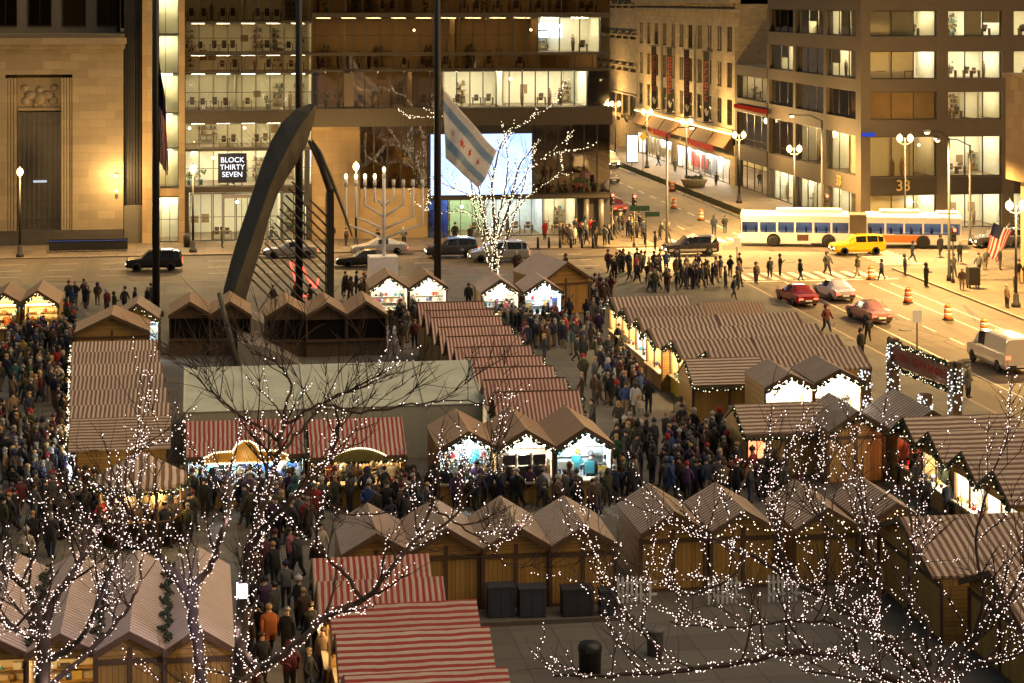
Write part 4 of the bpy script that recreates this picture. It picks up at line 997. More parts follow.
NS=[0]
FG='rust striped stalls along the left side of the central lane'
def stall(label,loc,rz,w,d,he,hr,front,roof,group,ridge='y',lit=None,gar=True,o_f=.35,o_b=.25,o_s=.04,period=.22,saxis=None,wall=None,back='closed',power=1.0,garleaf=True,wares=5,side_lit=False,posters=False,open_gable=False):
    NS[0]+=1; q=random.Random(NS[0]*7)
    rz+=q.uniform(-.008,.008); hr+=q.uniform(-.05,.05); he+=q.uniform(-.03,.03); o=thing('market_stall',label,'stall',(loc.x,loc.y,0),rz,group)
    h2=w/2; t=.07
    wm=wall or WOODY
    if ridge=='y':
        sl=(hr-he)/h2
        for xw in (-h2,h2-t): MB().box(xw,.02,0,xw+t,d,he-.02).build('side_wall',WOODX if wall is None else wall,o)
        MB().prism([(-h2+t,0),(h2-t,0),(h2-t,he-.06),(0,hr-.1),(-h2+t,he-.06)],d-t,d-.002).build('back_wall',wm,o)
        k=MB(); xe=h2+o_s; ze=he-o_s*sl
        for s in (-1,1):
            k.hexa([(0,-o_f,hr),(s*xe,-o_f,ze),(s*xe,d+o_b,ze),(0,d+o_b,hr),(0,-o_f,hr+.08),(s*(xe),-o_f,ze+.08),(s*(xe),d+o_b,ze+.08),(0,d+o_b,hr+.08)])
        k.build('roof',roof(1 if saxis is None else saxis,period),o)
        k=MB()
        for s in (-1,1): k.hexa([(0,-o_f-.04,hr-.12),(s*xe,-o_f-.04,ze-.12),(s*xe,-o_f-.003,ze-.12),(0,-o_f-.003,hr-.12),(0,-o_f-.04,hr+.09),(s*xe,-o_f-.04,ze+.09),(s*xe,-o_f-.003,ze+.09),(0,-o_f-.003,hr+.09)])
        k.build('barge_board',TRIM,o)
        if group in (FG,): MB().box(-.05,-o_f-.02,hr+.06,.05,d+o_b-.02,hr+.1).build('ridge_cap',roofm('tan',1,.3) if group!=FG else TRIM,o)
        gz=he-.22
        if open_gable: gz=he-.03; MB().prism([(-h2+.08,gz-.03),(h2-.08,gz-.03),(0,hr-.1)],1.6,1.65).build('gable_lining',INW[lit],o)
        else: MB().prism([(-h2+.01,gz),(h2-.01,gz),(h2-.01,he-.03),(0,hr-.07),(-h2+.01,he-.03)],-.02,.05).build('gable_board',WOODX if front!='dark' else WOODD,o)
        gpth=[(-xe,-o_f-.08,ze-.1),(0,-o_f-.08,hr-.1),(xe,-o_f-.08,ze-.1)]
    else:
        sl=(hr-he)/(d/2)
        for s in (-1,1):
            MB().prism([(0.02,0),(d,0),(d,he-.06),(d/2,hr-.08),(0.02,he-.06)],s*h2-(t if s>0 else 0),s*h2+(t if s<0 else 0),0,'yz').build('side_wall',WOODX if wall is None else wall,o)
        MB().box(-h2+t,d-t,0,h2-t,d-.003,he-.06).build('back_wall',wm,o)
        k=MB(); ye=o_f; ze=he-ye*sl; xe=h2+o_s
        k.hexa([(-xe,-ye,ze),(xe,-ye,ze),(xe,d/2,hr),(-xe,d/2,hr),(-xe,-ye,ze+.08),(xe,-ye,ze+.08),(xe,d/2,hr+.08),(-xe,d/2,hr+.08)])
        k.hexa([(-xe,d+ye,ze),(xe,d+ye,ze),(xe,d/2,hr),(-xe,d/2,hr),(-xe,d+ye,ze+.08),(xe,d+ye,ze+.08),(xe,d/2,hr+.08),(-xe,d/2,hr+.08)])
        k.build('roof',roof(0 if saxis is None else saxis,period),o)
        gz=he-.3
        MB().box(-xe,-ye-.03,ze-.16,xe,-ye-.003,ze+.06).build('barge_board',TRIM,o)
        gpth=[(-xe,d/2,hr-.1),(-xe,-ye-.07,ze-.08),(xe,-ye-.07,ze-.08)]
    if front=='closed':
        k=MB(); k.box(-h2+t,0.0,.12,h2-t,.06,gz-.003); k.build('front_wall',wm,o)
        k=MB(); k.box(-.07,-.05,.12,.07,-.003,he+.1 if ridge=='y' else gz); k.box(-h2,-.05,gz-.18,-.071,-.021 if ridge=='y' else -.003,gz-.03); k.box(.071,-.05,gz-.18,h2,-.021 if ridge=='y' else -.003,gz-.03)
        k.box(-h2-.05,-.06,0,-h2+.09,.015,he-.2); k.box(h2-.09,-.06,0,h2+.05,.015,he-.2)
        k.build('trim',TRIM,o)
        k=MB(); k.box(-h2+t,-.01,0,h2-t,.05,.118); k.build('sill_board',WOODD,o)
    else:
        k=MB(); k.box(-h2+t,-.03,0,h2-t,.05,.92); k.build('counter_front',WOODD if front=='dark' else WOODY if front!='yellow' else YEL,o)
        k=MB(); k.box(-h2+t,-.2,.925,h2-t,.5,1.0); k.build('counter',TRIM if lit is None else mm('pale_counter',(.5,.40,.26),.5),o)
        for x in (-h2+.005,h2-.085): MB().box(x,-.06,0,x+.08,.018,gz-.003).build('post',TRIM,o)
        if w>2.8: MB().box(-.04,-.04,1.001,.04,.03,gz-.003).build('post',TRIM,o)
        if lit:
            k=MB(); k.quad((-h2+t+.01,d-t-.02,1.0),(h2-t-.01,d-t-.02,1.0),(h2-t-.01,d-t-.02,gz+.15),(-h2+t+.01,d-t-.02,gz+.15))
            yb=min(1.9,d-t-.3)
            k=MB(); k.box(-h2+t+.02,yb,0,h2-t-.02,yb+.05,gz+.1); k.box(-h2+t+.003,.1,.0,-h2+t+.02,yb,gz+.05); k.box(h2-t-.02,.1,0,h2-t-.003,yb,gz+.05); None if open_gable else k.box(-h2+t+.02,.08,gz+.0,h2-t-.02,yb,gz+.03)
            k.build('inner_lining',INW[lit],o)
            k=MB()
            for z in (1.25,1.65,2.0):
                if z<gz-.15: k.box(-h2+t+.03,yb-.28,z,h2-t-.03,yb-.004,z+.03)
            k.build('shelf',SHELFW if lit in 'wc' else WOODX,o)
            k=MB(); k.tube([(-h2+.3,.5,gz-.06),(h2-.3,.5,gz-.06)],.035,6); k.build('lamp_tube',TUBE[lit],o)
            n=max(1,round(w/2.6))
            for i in range(n): point('stall_lamp',((i+.5)*w/n-h2,.55,gz-.2),70*power,LCOL[lit],o,.12)
            if lit=='c' and not posters:
                for i in range(int(w/.62)):
                    x=-h2+.25+i*.6; z=q.choice((1.1,1.35,1.7)); hh=q.uniform(.3,.6); MB().box(x,.62+.02*i,z,x+q.uniform(.3,.5),.66+.02*i,z+hh).build('display_panel',q.choice((WARES[2],WARES[2],WARES[6],WARES[1],WARES[3])),o)
            if posters:
                k=MB()
                for i in range(3):
                    for z in (1.22,1.72): MB().box(-.95+i*.66,.12,z-.02,-.95+i*.66+.56,.15,z+.42).build('picture_panel',mm('dark_picture',(.045,.04,.05),.4,var=.9,scale=7),o)
                    MB().box(-1.1+i*.66,.125,1.15,-.98+i*.66,.15,2.2).build('panel_frame',SHELFW,o)
            else:
                # stock: things lying on the shelves and the counter
                for z,ya,yb2 in ((1.003,.02,.35),(1.283,yb-.24,yb-.05),(1.683,yb-.24,yb-.05)):
                    n=int(wares*w/2.6); 
                    for i in range(n):
                        if q.random()<.12: continue
                        x=-h2+.25+(i+q.uniform(.1,.9))*(w-.5)/n; a=q.uniform(.06,.16); hh=q.uniform(.1,.3 if z>1.1 else .22); y=q.uniform(ya,yb2)
                        W_=MB()
                        ty=q.random()
                        if ty<.4: W_.box(-a,-.07,0,a,.07,hh)
                        elif ty<.7: W_.lathe([(a*.6,0),(a*.9,hh*.5),(a*.4,hh*.85),(a*.45,hh)],8)
                        else: W_.ball((0,0,a*.8),a*.8,8,6)
                        g=Matrix.Translation((loc.x,loc.y,0))@Matrix.Rotation(rz,4,'Z')@Vector((x,y,z))
                        kd=('gift_box','jar','ornament')[0 if ty<.4 else 1 if ty<.7 else 2]
                        tag(W_.build(kd,q.choice(WARES),None,g,rz),'small '+kd.replace('_',' ')+' for sale in the lit wooden stalls',kd.replace('_',' '),kd.replace('_',' ')+' wares of the lit stalls')
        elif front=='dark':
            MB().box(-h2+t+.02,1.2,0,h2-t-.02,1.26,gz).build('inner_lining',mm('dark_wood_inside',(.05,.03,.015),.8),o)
    if gar: garland(o,gpth,NS[0],.15,garleaf)
    return o
r_b=lambda a,p: roofm('brown',a,p); r_r=lambda a,p: roofm('red',a,p); r_t=lambda a,p: roofm('tan',a,p); r_u=lambda a,p: roofm('rust',a,p); r_p=lambda a,p: roofm('pale',a,p); r_g=lambda a,p: roofm('grey',a,p)
PI2=math.pi/2
# closed booths in the near row, gables towards the camera
NEAR='brown roofed wooden booths of the near row'
for px,py,lb in ((376,532,'closed wooden booth behind the red awnings, first of the near row'),(446,528,'closed wooden booth between red awnings and dark crates'),(516,526,'closed wooden booth with two dark crates at its wall'),(583,524,'closed wooden booth with a dark crate, right before the alley')):
    stall(lb,gp(px,py,2.95),0,2.45,3.9,2.2,2.95,'closed',r_b,NEAR,gar=False,period=.24)
for px,py,lb in ((673,512,'closed wooden booth with picket fence, right of the alley'),(743,509,'closed wooden booth second to the right of the alley'),(826,507,'closed wooden booth behind the pale lights of the right tree'),(895,503,'closed wooden booth last in the near row on the right')):
    stall(lb,gp(px,py,2.95),0,2.5,3.9,2.2,2.95,'closed',r_b,NEAR,gar=px>700,garleaf=False,period=.26)
# deep booths at the bottom left
for px,py,lb in ((-9,634,'deep booth at the bottom left corner with a lit counter'),(61,632,'deep booth with a lit counter behind the branching lit tree'),(130,630,'deep booth between two garland valleys, wooden front'),(199,628,'deep booth with pale lilac roof beside the lit trunks')):
    o=stall(lb,gp(px,py,3.3),0,2.03,8.3,2.72,3.3,'closed' if px>100 else 'open',r_p if px>150 else r_p,'deep roofed booths at the bottom left',gar=False,period=.25,lit=None if px>100 else 'y',power=.1)
    if px<190:
        k=MB(); q=random.Random(px); k.tube([(1.02+.1*math.sin(y_*.2*4.2),y_*.2+.2,2.86+.12*abs(math.sin(y_*.2*2.1))) for y_ in range(40)],.03,5)
        for i in range(40):
            y=.2+i*.2; 
            for _ in range(6): k.octa((1.02+q.uniform(-.12,.12)+.1*math.sin(y*4.2),y+q.uniform(-.1,.1),2.84+q.uniform(-.03,.1)+.12*abs(math.sin(y*2.1))),q.uniform(.035,.075))
        k.build('garland',GREEN,o)
# red and white awning stalls in front of the grey tent
EG='red striped stalls before the grey tent'
e=gp(246,454,2.35); e2=gp(358.5,454,2.35)
s1=stall('red striped stall with a gold lit crown sign',e+Vector((0,.3,0)),0,5.1,3.6,2.4,3.35,'open',r_r,EG,'x',lit='c',period=.2,gar=True,power=.9)
s2=stall('red striped stall with a green lit sign beside the lit booths',e2+Vector((0,.3,0)),0,4.1,3.6,2.4,3.35,'open',r_r,EG,'x',lit='y',period=.2,gar=True,power=.3)
k=MB(); pl=[(-1.65,0),(1.65,0),(1.7,.35),(1.3,.62),(.55,.66),(.4,1.0),(.15,1.2),(-.15,1.2),(-.4,1.0),(-.55,.66),(-1.3,.62),(-1.7,.35)]
pl=[(x*1.05,z*.78) for x,z in pl]
cs=k.prism([(x,z+2.05) for x,z in pl],-.62,-.5).build('crown_sign',mat('gold_sign',(.42,.22,.03),.4),s1)
bl=MB()
for a,c in zip(pl,pl[1:]+pl[:1]):
    n=max(1,int(math.hypot(a[0]-c[0],a[1]-c[1])/.1))
    for i in range(n): t=i/n; bl.octa((a[0]+(c[0]-a[0])*t,-.66,2.05+a[1]+(c[1]-a[1])*t),.05)
bl.build('fairy_lights',BULBY,cs); point('sign_lamp',(0,-1.4,2.2),7,(1,.7,.3),s1,.1)
k=MB(); cs=k.prism([(-1.1,2.1),(1.1,2.1),(.95,2.5),(0,2.65),(-.95,2.5)],-.62,-.52).build('green_sign',mat('olive_sign',(.16,.13,.03),.5),s2)
bl=MB()
for i in range(26): t=i/25*2-1; bl.octa((t*1.15,-.66,2.68-.35*t*t),.045)
bl.build('fairy_lights',BULBY,cs)
# bottom red stalls facing the left lane
BR='red and white awning stalls at the bottom'
for py,x0,x1,kind,sa,lb in ((550,3.9,7.2,r_r,0,'small red striped stall nearest the wooden booths'),(574,3.9,7.35,r_r,0,'red striped stall second behind the cross striped awning')):
    D_=37400/py; Y=D_*.985
    stall(lb,Vector((x0,Y,0)),-PI2,2.3,x1-x0,2.4,3.3,'open',kind,BR,gar=False,saxis=1,period=.2,lit='y',power=.4)
for py,lb in ((597,'cross striped red and white stall, farthest of three'),(626,'cross striped red and white stall, middle of three'),(667,'cross striped red and white stall cut by the bottom edge')):
    D_=37400/py; Y=D_*.985; w_={597:3.0,626:3.2,667:3.4}[py]
    stall(lb,Vector((4.15,Y,0)),-PI2,w_,3.95,2.35,3.3,'open',r_r,BR,gar=False,saxis=0,period=.2,lit='y',power=.4)
# row of ten rust striped stalls facing the central lane
FG='rust striped stalls along the left side of the central lane'
ords=['farthest','second','third','fourth','fifth','sixth','seventh','eighth','ninth','nearest']
for i in range(10):
    D_=124.2-i*(124.2-94.9)/9; Y=D_*.978
    stall('rust striped stall, %s%s of ten stepped roofs by the central lane'%(ords[i],'' if i in(0,9) else ' from back'),Vector((16.55+.06*i,Y,0)),PI2,3.2,3.5,2.3,3.5,'open',r_u,FG,saxis=1,period=.19,lit='y' if i%3 else 'w',power=.55,garleaf=True,wares=3)
# block of brown striped stalls right of the central lane
IG='brown striped stalls of the block beside the road'
o6=['farthest','second','third','fourth','fifth','nearest']
for i in range(6):
    D_=128-i*4.05; Y=D_*.965
    stall('brown striped stall, lane side of the right block, %s %s'%(o6[i],'of six' if i in(0,5) else 'from back'),Vector(((25.6,25.6,25.6,25.4,25.9,26.8)[i],Y,0)),-PI2,3.95,4.6,2.45,3.2,'yellow' if i==4 else 'open',r_b,IG,saxis=1,period=.27,lit='y' if i!=2 else 'w',power=.55,o_b=0)
    if i>=2: stall('brown striped stall, road side of the right block, %s of four'%(('farthest','second','third','nearest')[i-2]),Vector((34.6,Y,0)),PI2,3.95,4.6,2.45,3.2,'open',r_b,IG,saxis=1,period=.27,lit='y',power=.7,o_b=0,gar=False,wares=2)
stall('low faded red roofed stall behind the brown striped block',Vector((32.6,120.6,0)),0,4.0,3.2,2.2,2.9,'open',r_t,IG,'x',lit='y',power=.5,gar=False)
# booths in front of the block
JG='brown striped stalls facing the camera at the right'
e=gp(731,382,2.3); stall('brown striped stall with honey wood front and stanchions before it',e+Vector((0,.3,0)),0,3.9,3.0,2.35,3.2,'closed',r_b,JG,'x',period=.12,saxis=2,wall=None)
for px,py,lb in ((789,374,'gabled stall with white lit panels beside the honey wood front'),(838,370,'gabled stall with white lit panels nearest the arch')):
    stall(lb,gp(px,py,3.7),0,2.5,3.6,3.1,3.7,'open',r_g,JG,lit='w',power=1.1,period=.26,open_gable=True)
e=gp(789,429,2.3); ks=stall('brown cross striped stall with a red lit corner',e+Vector((0,.3,0)),0,4.1,3.2,2.25,3.0,'closed',r_b,JG,'x',period=.12,saxis=2)
wd_=MB().box(-1.85,-.055,.95,-1.05,-.012,1.75).build('red_glow_panel',emit('red_panel_glow',(1,.30,.12),1.1),ks); k=MB(); rect_frame(k,-1.92,-.98,.88,1.82,-.075,-.012,.07,1,0); k.build('glow_panel_frame',TRIM,wd_)  # added glowing panel stands in for the red light on this corner
stall('gabled wooden booth joined to the cross striped stall',gp(856,411,3.3),0,2.7,3.8,2.45,3.3,'closed',r_g,JG,period=.26)
stall('gabled booth with broad grey striped roof in front of the arch',gp(930,411,3.3),0,3.2,4.6,2.35,3.3,'dark',r_g,JG,period=.3)
for py,lb in ((416,'stall with horizontal stripes right of the wooden gable, farthest of its row'),(432,'stall with horizontal stripes and a brightly lit corner'),(453,'stall with horizontal stripes, third of the right row'),(473,'stall with horizontal stripes at the right edge, nearest of its row')):
    D_=37400/py; Y=D_*(.9884-.035); stall(lb,Vector((31.2,Y,0)),-PI2,3.4,4.6,2.35,3.3,'open',r_b,'horizontally striped stalls at the right edge',saxis=0,period=.25,lit='r' if py==416 else 'w',power=.3 if py==416 else 1.0)
for x0,D_,w_,lb in ((24.9,71.8,6.6,'brown striped stall with a long roof at the lower right beside the bare tree'),(25.6,64.9,5.2,'brown striped stall cut by the right edge')):
    stall(lb,Vector((x0,D_*.955,0)),-PI2,w_,4.6,2.3,3.4,'closed',r_b,'brown striped stalls at the lower right',period=.27,saxis=1,gar=False)
# three lit gabled booths in the middle
for px,py,lt,lb in ((468,431,'c','lit booth with teal wares, left of the three middle gables'),(525,430,'w','lit booth with framed pictures, middle of the three gables'),(584,428,'c','lit booth with yellow and teal wares, right of the three gables')):
    stall(lb,gp(px,py,3.25),0,2.56 if px>500 else 2.62,4.3,2.5,3.25,'open',r_t,'three lit gabled booths in the middle',lit=lt,power=.75,period=.3,posters=px==525,open_gable=True)
# dark booths behind the tent
for i,(px,py) in enumerate(((190,302),(230,302),(250,303),(287,303),(327,303),(366,302))):
    if i==2: continue
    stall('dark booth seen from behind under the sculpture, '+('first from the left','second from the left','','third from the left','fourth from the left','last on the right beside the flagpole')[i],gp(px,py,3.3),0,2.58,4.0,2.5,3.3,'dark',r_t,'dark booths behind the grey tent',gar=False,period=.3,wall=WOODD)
# far lit booths
for px,py,lt,lb in ((389,276,'w','small lit stall under the menorah base'),(428,275,'w','small lit stall with red goods right of the menorah'),(500,280,'w','small lit stall before the lit street tree, left of two'),(543,279,'c','small lit stall before the lit street tree, right of two'),(38,291,'y','gabled stall with warm light at the left edge beside the crowd'),(4,292,'y','gabled stall with warm light cut by the left edge')):
    stall(lb,gp(px,py,3.3),0,2.62,4.4 if px<100 else 3.6,2.45,3.3,'open',r_t if px<100 or px<440 else r_p,'small lit stalls along the avenue',lit=lt,power=.7,period=.3,open_gable=True)
stall('wooden hut with a pale blue lit roof at the crowded corner',gp(566,262,3.7),R(14),3.6,5.2,2.5,3.7,'closed',r_p,'huts',gar=False,period=.3)
# left column of stalls
LG='striped stalls in the left column'
for i in range(6):
    D_=113-i*3.5; Y=D_*1.0
    stall('brown striped stall in the left column, %s %s'%(o6[i],'of six' if i in (0,5) else 'from the back'),Vector((-6.87+(113-D_)*.06,Y,0)),-PI2,3.46,4.0,2.4,3.0,'open',r_b,LG,saxis=1,period=.2,lit='y',power=.45,garleaf=False,wares=2)
stall('cross striped stall at the near end of the left column',Vector((-5.55,91.0,0)),-PI2,4.2,3.8,2.35,3.25,'open',r_b,LG,saxis=0,period=.2,lit='c',power=.8,garleaf=False)
stall('tan gabled stall at the far end of the left column',gp(112,316,3.3),0,4.3,3.4,2.35,3.3,'closed',r_t,LG,period=.3,gar=False)
stall('small striped gable with garland behind the left column',gp(137,304,3.3),0,2.7,3.2,2.4,3.3,'open',r_b,LG,lit='c',power=.7,period=.25)
# octagonal kiosk
kc=gp(141,451,3.6); o=thing('octagonal_kiosk','eight sided kiosk with striped pointed roof and warm lights','kiosk',(kc.x,kc.y,0))
k=MB(); n=8; ap=(0,0,3.6); ring=[(2.0*math.cos(R(22.5+45*i)),2.0*math.sin(R(22.5+45*i)),2.5) for i in range(n)]; ring2=[(x,y,z-.14) for x,y,z in ring]
k.add([ap]+ring+ring2,[(0,1+i,1+(i+1)%n) for i in range(n)]+[(1+i,9+i,9+(i+1)%n,1+(i+1)%n) for i in range(n)]+[tuple(range(16,8,-1))]); k.build('roof',roofm('brown',0,.3),o)
for i in range(n):
    a=R(22.5+45*i); MB().tube([(1.75*math.cos(a),1.75*math.sin(a),0),(1.75*math.cos(a),1.75*math.sin(a),2.4)],.07,6).build('post',TRIM,o)
k=MB(); k.lathe([(1.7,0),(1.7,1.0),(1.8,1.0),(1.8,1.08),(1.7,1.08)],8); k.build('counter',WOODD,o); MB().lathe([(1.1,1.1),(1.1,2.4)],8).build('inner_lining',INW['y'],o)
garland(o,[(x*1.03,y*1.03,2.36) for x,y,z in ring]+[(ring[0][0]*1.03,ring[0][1]*1.03,2.36)],3,.12,True)
for i in range(4): a=R(90*i-135); point('kiosk_lamp',(1.5*math.cos(a),1.5*math.sin(a),2.2),22,(1,.65,.25),o,.1)
# grey tent
TENT=mat('tent_vinyl',(.52,.55,.42),.55,var=.35,scale=.9,bump=.6); o=thing('long_tent','long grey green vinyl tent between the dark and red stalls','tent',(6.1,95.6,0))
xl,xr_=-7.1,7.15; zt=3.75; ze=2.55; dp=5.0
k=MB(); k.add([(xl,0,ze),(xr_,0,ze),(xr_,dp,zt),(xl,dp,zt),(xr_,2*dp,ze),(xl,2*dp,ze)],[(0,1,2,3),(3,2,4,5)]); ro=k.build('roof',TENT,o); m_=ro.modifiers.new('s','SOLIDIFY'); m_.thickness=.04
k=MB(); k.quad((xl,.05,0),(xr_,.05,0),(xr_,.05,ze-.05),(xl,.05,ze-.05)); k.quad((xl,2*dp-.05,0),(xr_,2*dp-.05,0),(xr_,2*dp-.05,ze-.05),(xl,2*dp-.05,ze-.05))
for x in (xl+.02,xr_-.02): k.add([(x,.05,0),(x,2*dp-.05,0),(x,2*dp-.05,ze-.05),(x,dp,zt-.05),(x,.05,ze-.05)],[(0,1,2,3,4)])
wl=k.build('side_wall',mat('tent_wall',(.42,.40,.30),.6),o); m_=wl.modifiers.new('s','SOLIDIFY'); m_.thickness=.03
for i in range(6):
    x=xl+i*(xr_-xl)/5; MB().tube([(x,-.03,ze+.02),(x,dp,zt+.03),(x,2*dp+.03,ze+.02)],.05,6).build('rib',TENT,o)
for y in (1.4,3.6): MB().box(xr_-.0+.03,y-.75,.3,xr_+.05,y+.75,2.1).build('window',emit('tent_lit_window',(.75,.85,.85),.9),o)
# ================================================================ GARLAND ARCH
A0=gp(893,428); A1=gp(955,458); o=thing('garland_arch','entrance arch with a red lettered sign framed by lit fir garland','arch',(A0.x,A0.y,0)); dvec=A1-A0; la=dvec.length; ra=math.atan2(dvec.y,dvec.x); o.rotation_euler=(0,0,ra)
for x in (0,la):
    for y in (-.0,-1.55):
        pp=MB().box(x-.24,y-.24,0,x+.24,y+.24,3.15 if y else 4.6).build('pillar',WOODD,o)
        k=MB()
        for i in range(150):
            s=rnd.randrange(4); a=rnd.uniform(-.25,.25); z=rnd.uniform(.3,3.1 if y else 4.4)
            k.octa((x+(a if s<2 else (.27 if s==2 else -.27)),y+((.27 if s==0 else -.27) if s<2 else a),z),.04)
        k.build('fairy_lights',emit('cool_fairy_bulb',(.9,.95,1),1.3,False) if 'cool_fairy_bulb' not in bpy.data.materials else bpy.data.materials['cool_fairy_bulb'],pp)
bd=MB().box(.35,-.12,3.35,la-.35,.12,4.35).build('sign_board',mat('pink_wood_sign',(.24,.12,.075),.6),o)
me=text_mesh('CHRISTKINDLMARKET',.62,.01,mat('sign_lettering',(.55,.05,.03),.5)); t_=link('lettering',me,bd,(la/2,-.135,3.83)); t_.rotation_euler=(R(90),0,0)
for z in (3.25,4.5):
    k,bl=garland_mesh([(-.2,-.1,z),(la+.2,-.1,z)],.045,.1,5,True,.04)
    h=k.build('garland',GREEN,o); bl.build('fairy_lights',BULBY,h)
for x in (-.2,la+.2):
    k,bl=garland_mesh([(x,-.1,3.2),(x,-.1,4.6)],.05,.1,6,True,.04); h=k.build('garland',GREEN,o); bl.build('fairy_lights',BULBY,h)
# ================================================================ SMALL MARKET THINGS
def crate(px,py,w_,h_,d_,label,m_):
    o=thing('storage_crate',label,'crate',gp(px,py)); k=MB(); k.box(-w_/2,-d_,0.02,w_/2,-.02,h_-.06); k.build('box',m_,o); MB().box(-w_/2-.03,-d_-.03,h_-.058,w_/2+.03,.0,h_).build('lid',m_,o)
    k=MB(); 
    for x in (-w_/2+.1,0,w_/2-.1): k.box(x-.02,-d_-.015,.04,x+.02,-d_-.002,h_-.08)
    k.build('rib',m_,o)
SL=mat('slate_blue_plastic',(.035,.042,.06),.5)
crate(499,612,.95,1.1,.7,'slate blue storage crate against the third near booth, left one',SL); crate(530,612,.95,1.05,.7,'slate blue storage crate against the third near booth, right one',SL); crate(575,611,1.1,1.0,.7,'dark storage crate against the fourth near booth',mat('dark_plastic',(.03,.032,.04),.5)); crate(606,611,.6,.9,.6,'narrow dark storage crate beside the picket fence',SL)
def picket(p,L,rz,label):
    o=thing('picket_fence',label,'fence',p,rz); n=int(L/.17)
    for i in range(n): x=-L/2+i*.17; MB().prism([(x,0.02),(x+.09,.02),(x+.09,.95),(x+.045,1.05),(x,.95)],-.03,0).build('picket',WHITE,o)
    k=MB(); k.box(-L/2,.002,.25,L/2,.04,.33); k.box(-L/2,.002,.7,L/2,.04,.78); k.build('rail',WHITE,o)
picket(gp(637,603),1.5,0,'white picket fence beside the alley booth'); picket(gp(725,604),1.3,0,'white picket fence behind the right tree lights'); picket(gp(785,602),1.3,0,'white picket fence near the dark booth gap'); picket(gp(895,470),1.2,0,'white picket fence by the cross striped stalls'); picket(gp(1010,655),1.6,R(-20),'white picket fence in the lower right corner')
o=thing('covered_bin','black covered bin standing alone on the empty plaza','bin',gp(590,674)); k=MB(); k.lathe([(.36,0),(.38,.75),(.40,.78),(.40,.9),(.33,1.02),(.12,1.08)],12); k.build('drum',BLACK,o); MB().box(-.22,-.405,.8,.22,-.38,.9).build('slot',STEEL,o)
slabm=mat('duckboard',(.10,.085,.065),.85)
o=tag(MB().box(gp(470,628).x,gp(470,628).y,0,gp(640,628).x,gp(640,628).y+1.0,.16).build('low_step',slabm),kind='structure')
for i in range(4):
    o=thing('rope_stanchion','black stanchion of the rope line before the honey wood stall','stanchion',gp(674+i*9,412-i*2+ (6 if i>1 else 0)),0,'rope line stanchions'); k=MB(); k.lathe([(.17,0),(.17,.03),(.03,.05),(.025,1.0),(.04,1.03)],8); k.build('post',BLACK,o)
o=thing('trash_can','grey litter can at the edge of the empty plaza by the low step','bin',gp(655,655)); MB().lathe([(.26,0),(.3,.8),(.32,.82),(.32,.88),(.2,.9)],12).build('drum',mm('grey_can',(.12,.12,.11)),o)
# ================================================================ PEOPLE
SKIN=mat('skin',(.42,.26,.18),.6,var=.1)
COATS={}
for n_,c_ in dict(black=(.012,.012,.014),navy=(.018,.025,.06),charcoal=(.045,.045,.048),grey=(.14,.14,.14),brown=(.075,.042,.024),tan=(.30,.20,.11),maroon=(.12,.015,.02),red=(.38,.02,.02),olive=(.06,.06,.025),blue=(.04,.09,.26),purple=(.07,.03,.10),cream=(.52,.46,.36),teal=(.02,.10,.11),orange=(.45,.12,.02),pink=(.42,.13,.17),white=(.60,.58,.55),green=(.03,.11,.04),yellow=(.5,.34,.04)).items():
    COATS[n_]=mat(n_+'_coat',dk(c_,.7),.85,var=.25,scale=6)
PANTS={n_:mat(n_.replace(' ','_')+'_trousers',c_,.85) for n_,c_ in {'blue jeans':(.022,.032,.06),'black trousers':(.012,.012,.013),'grey trousers':(.045,.045,.045),'khaki trousers':(.20,.14,.08)}.items()}
HAIRS={n_:mat(n_+'_hair',c_,.6) for n_,c_ in dict(black=(.01,.008,.007),brown=(.05,.025,.012),blond=(.35,.22,.08),grey=(.25,.24,.22)).items()}
SHOE=mat('shoe_leather',(.015,.012,.01),.5)
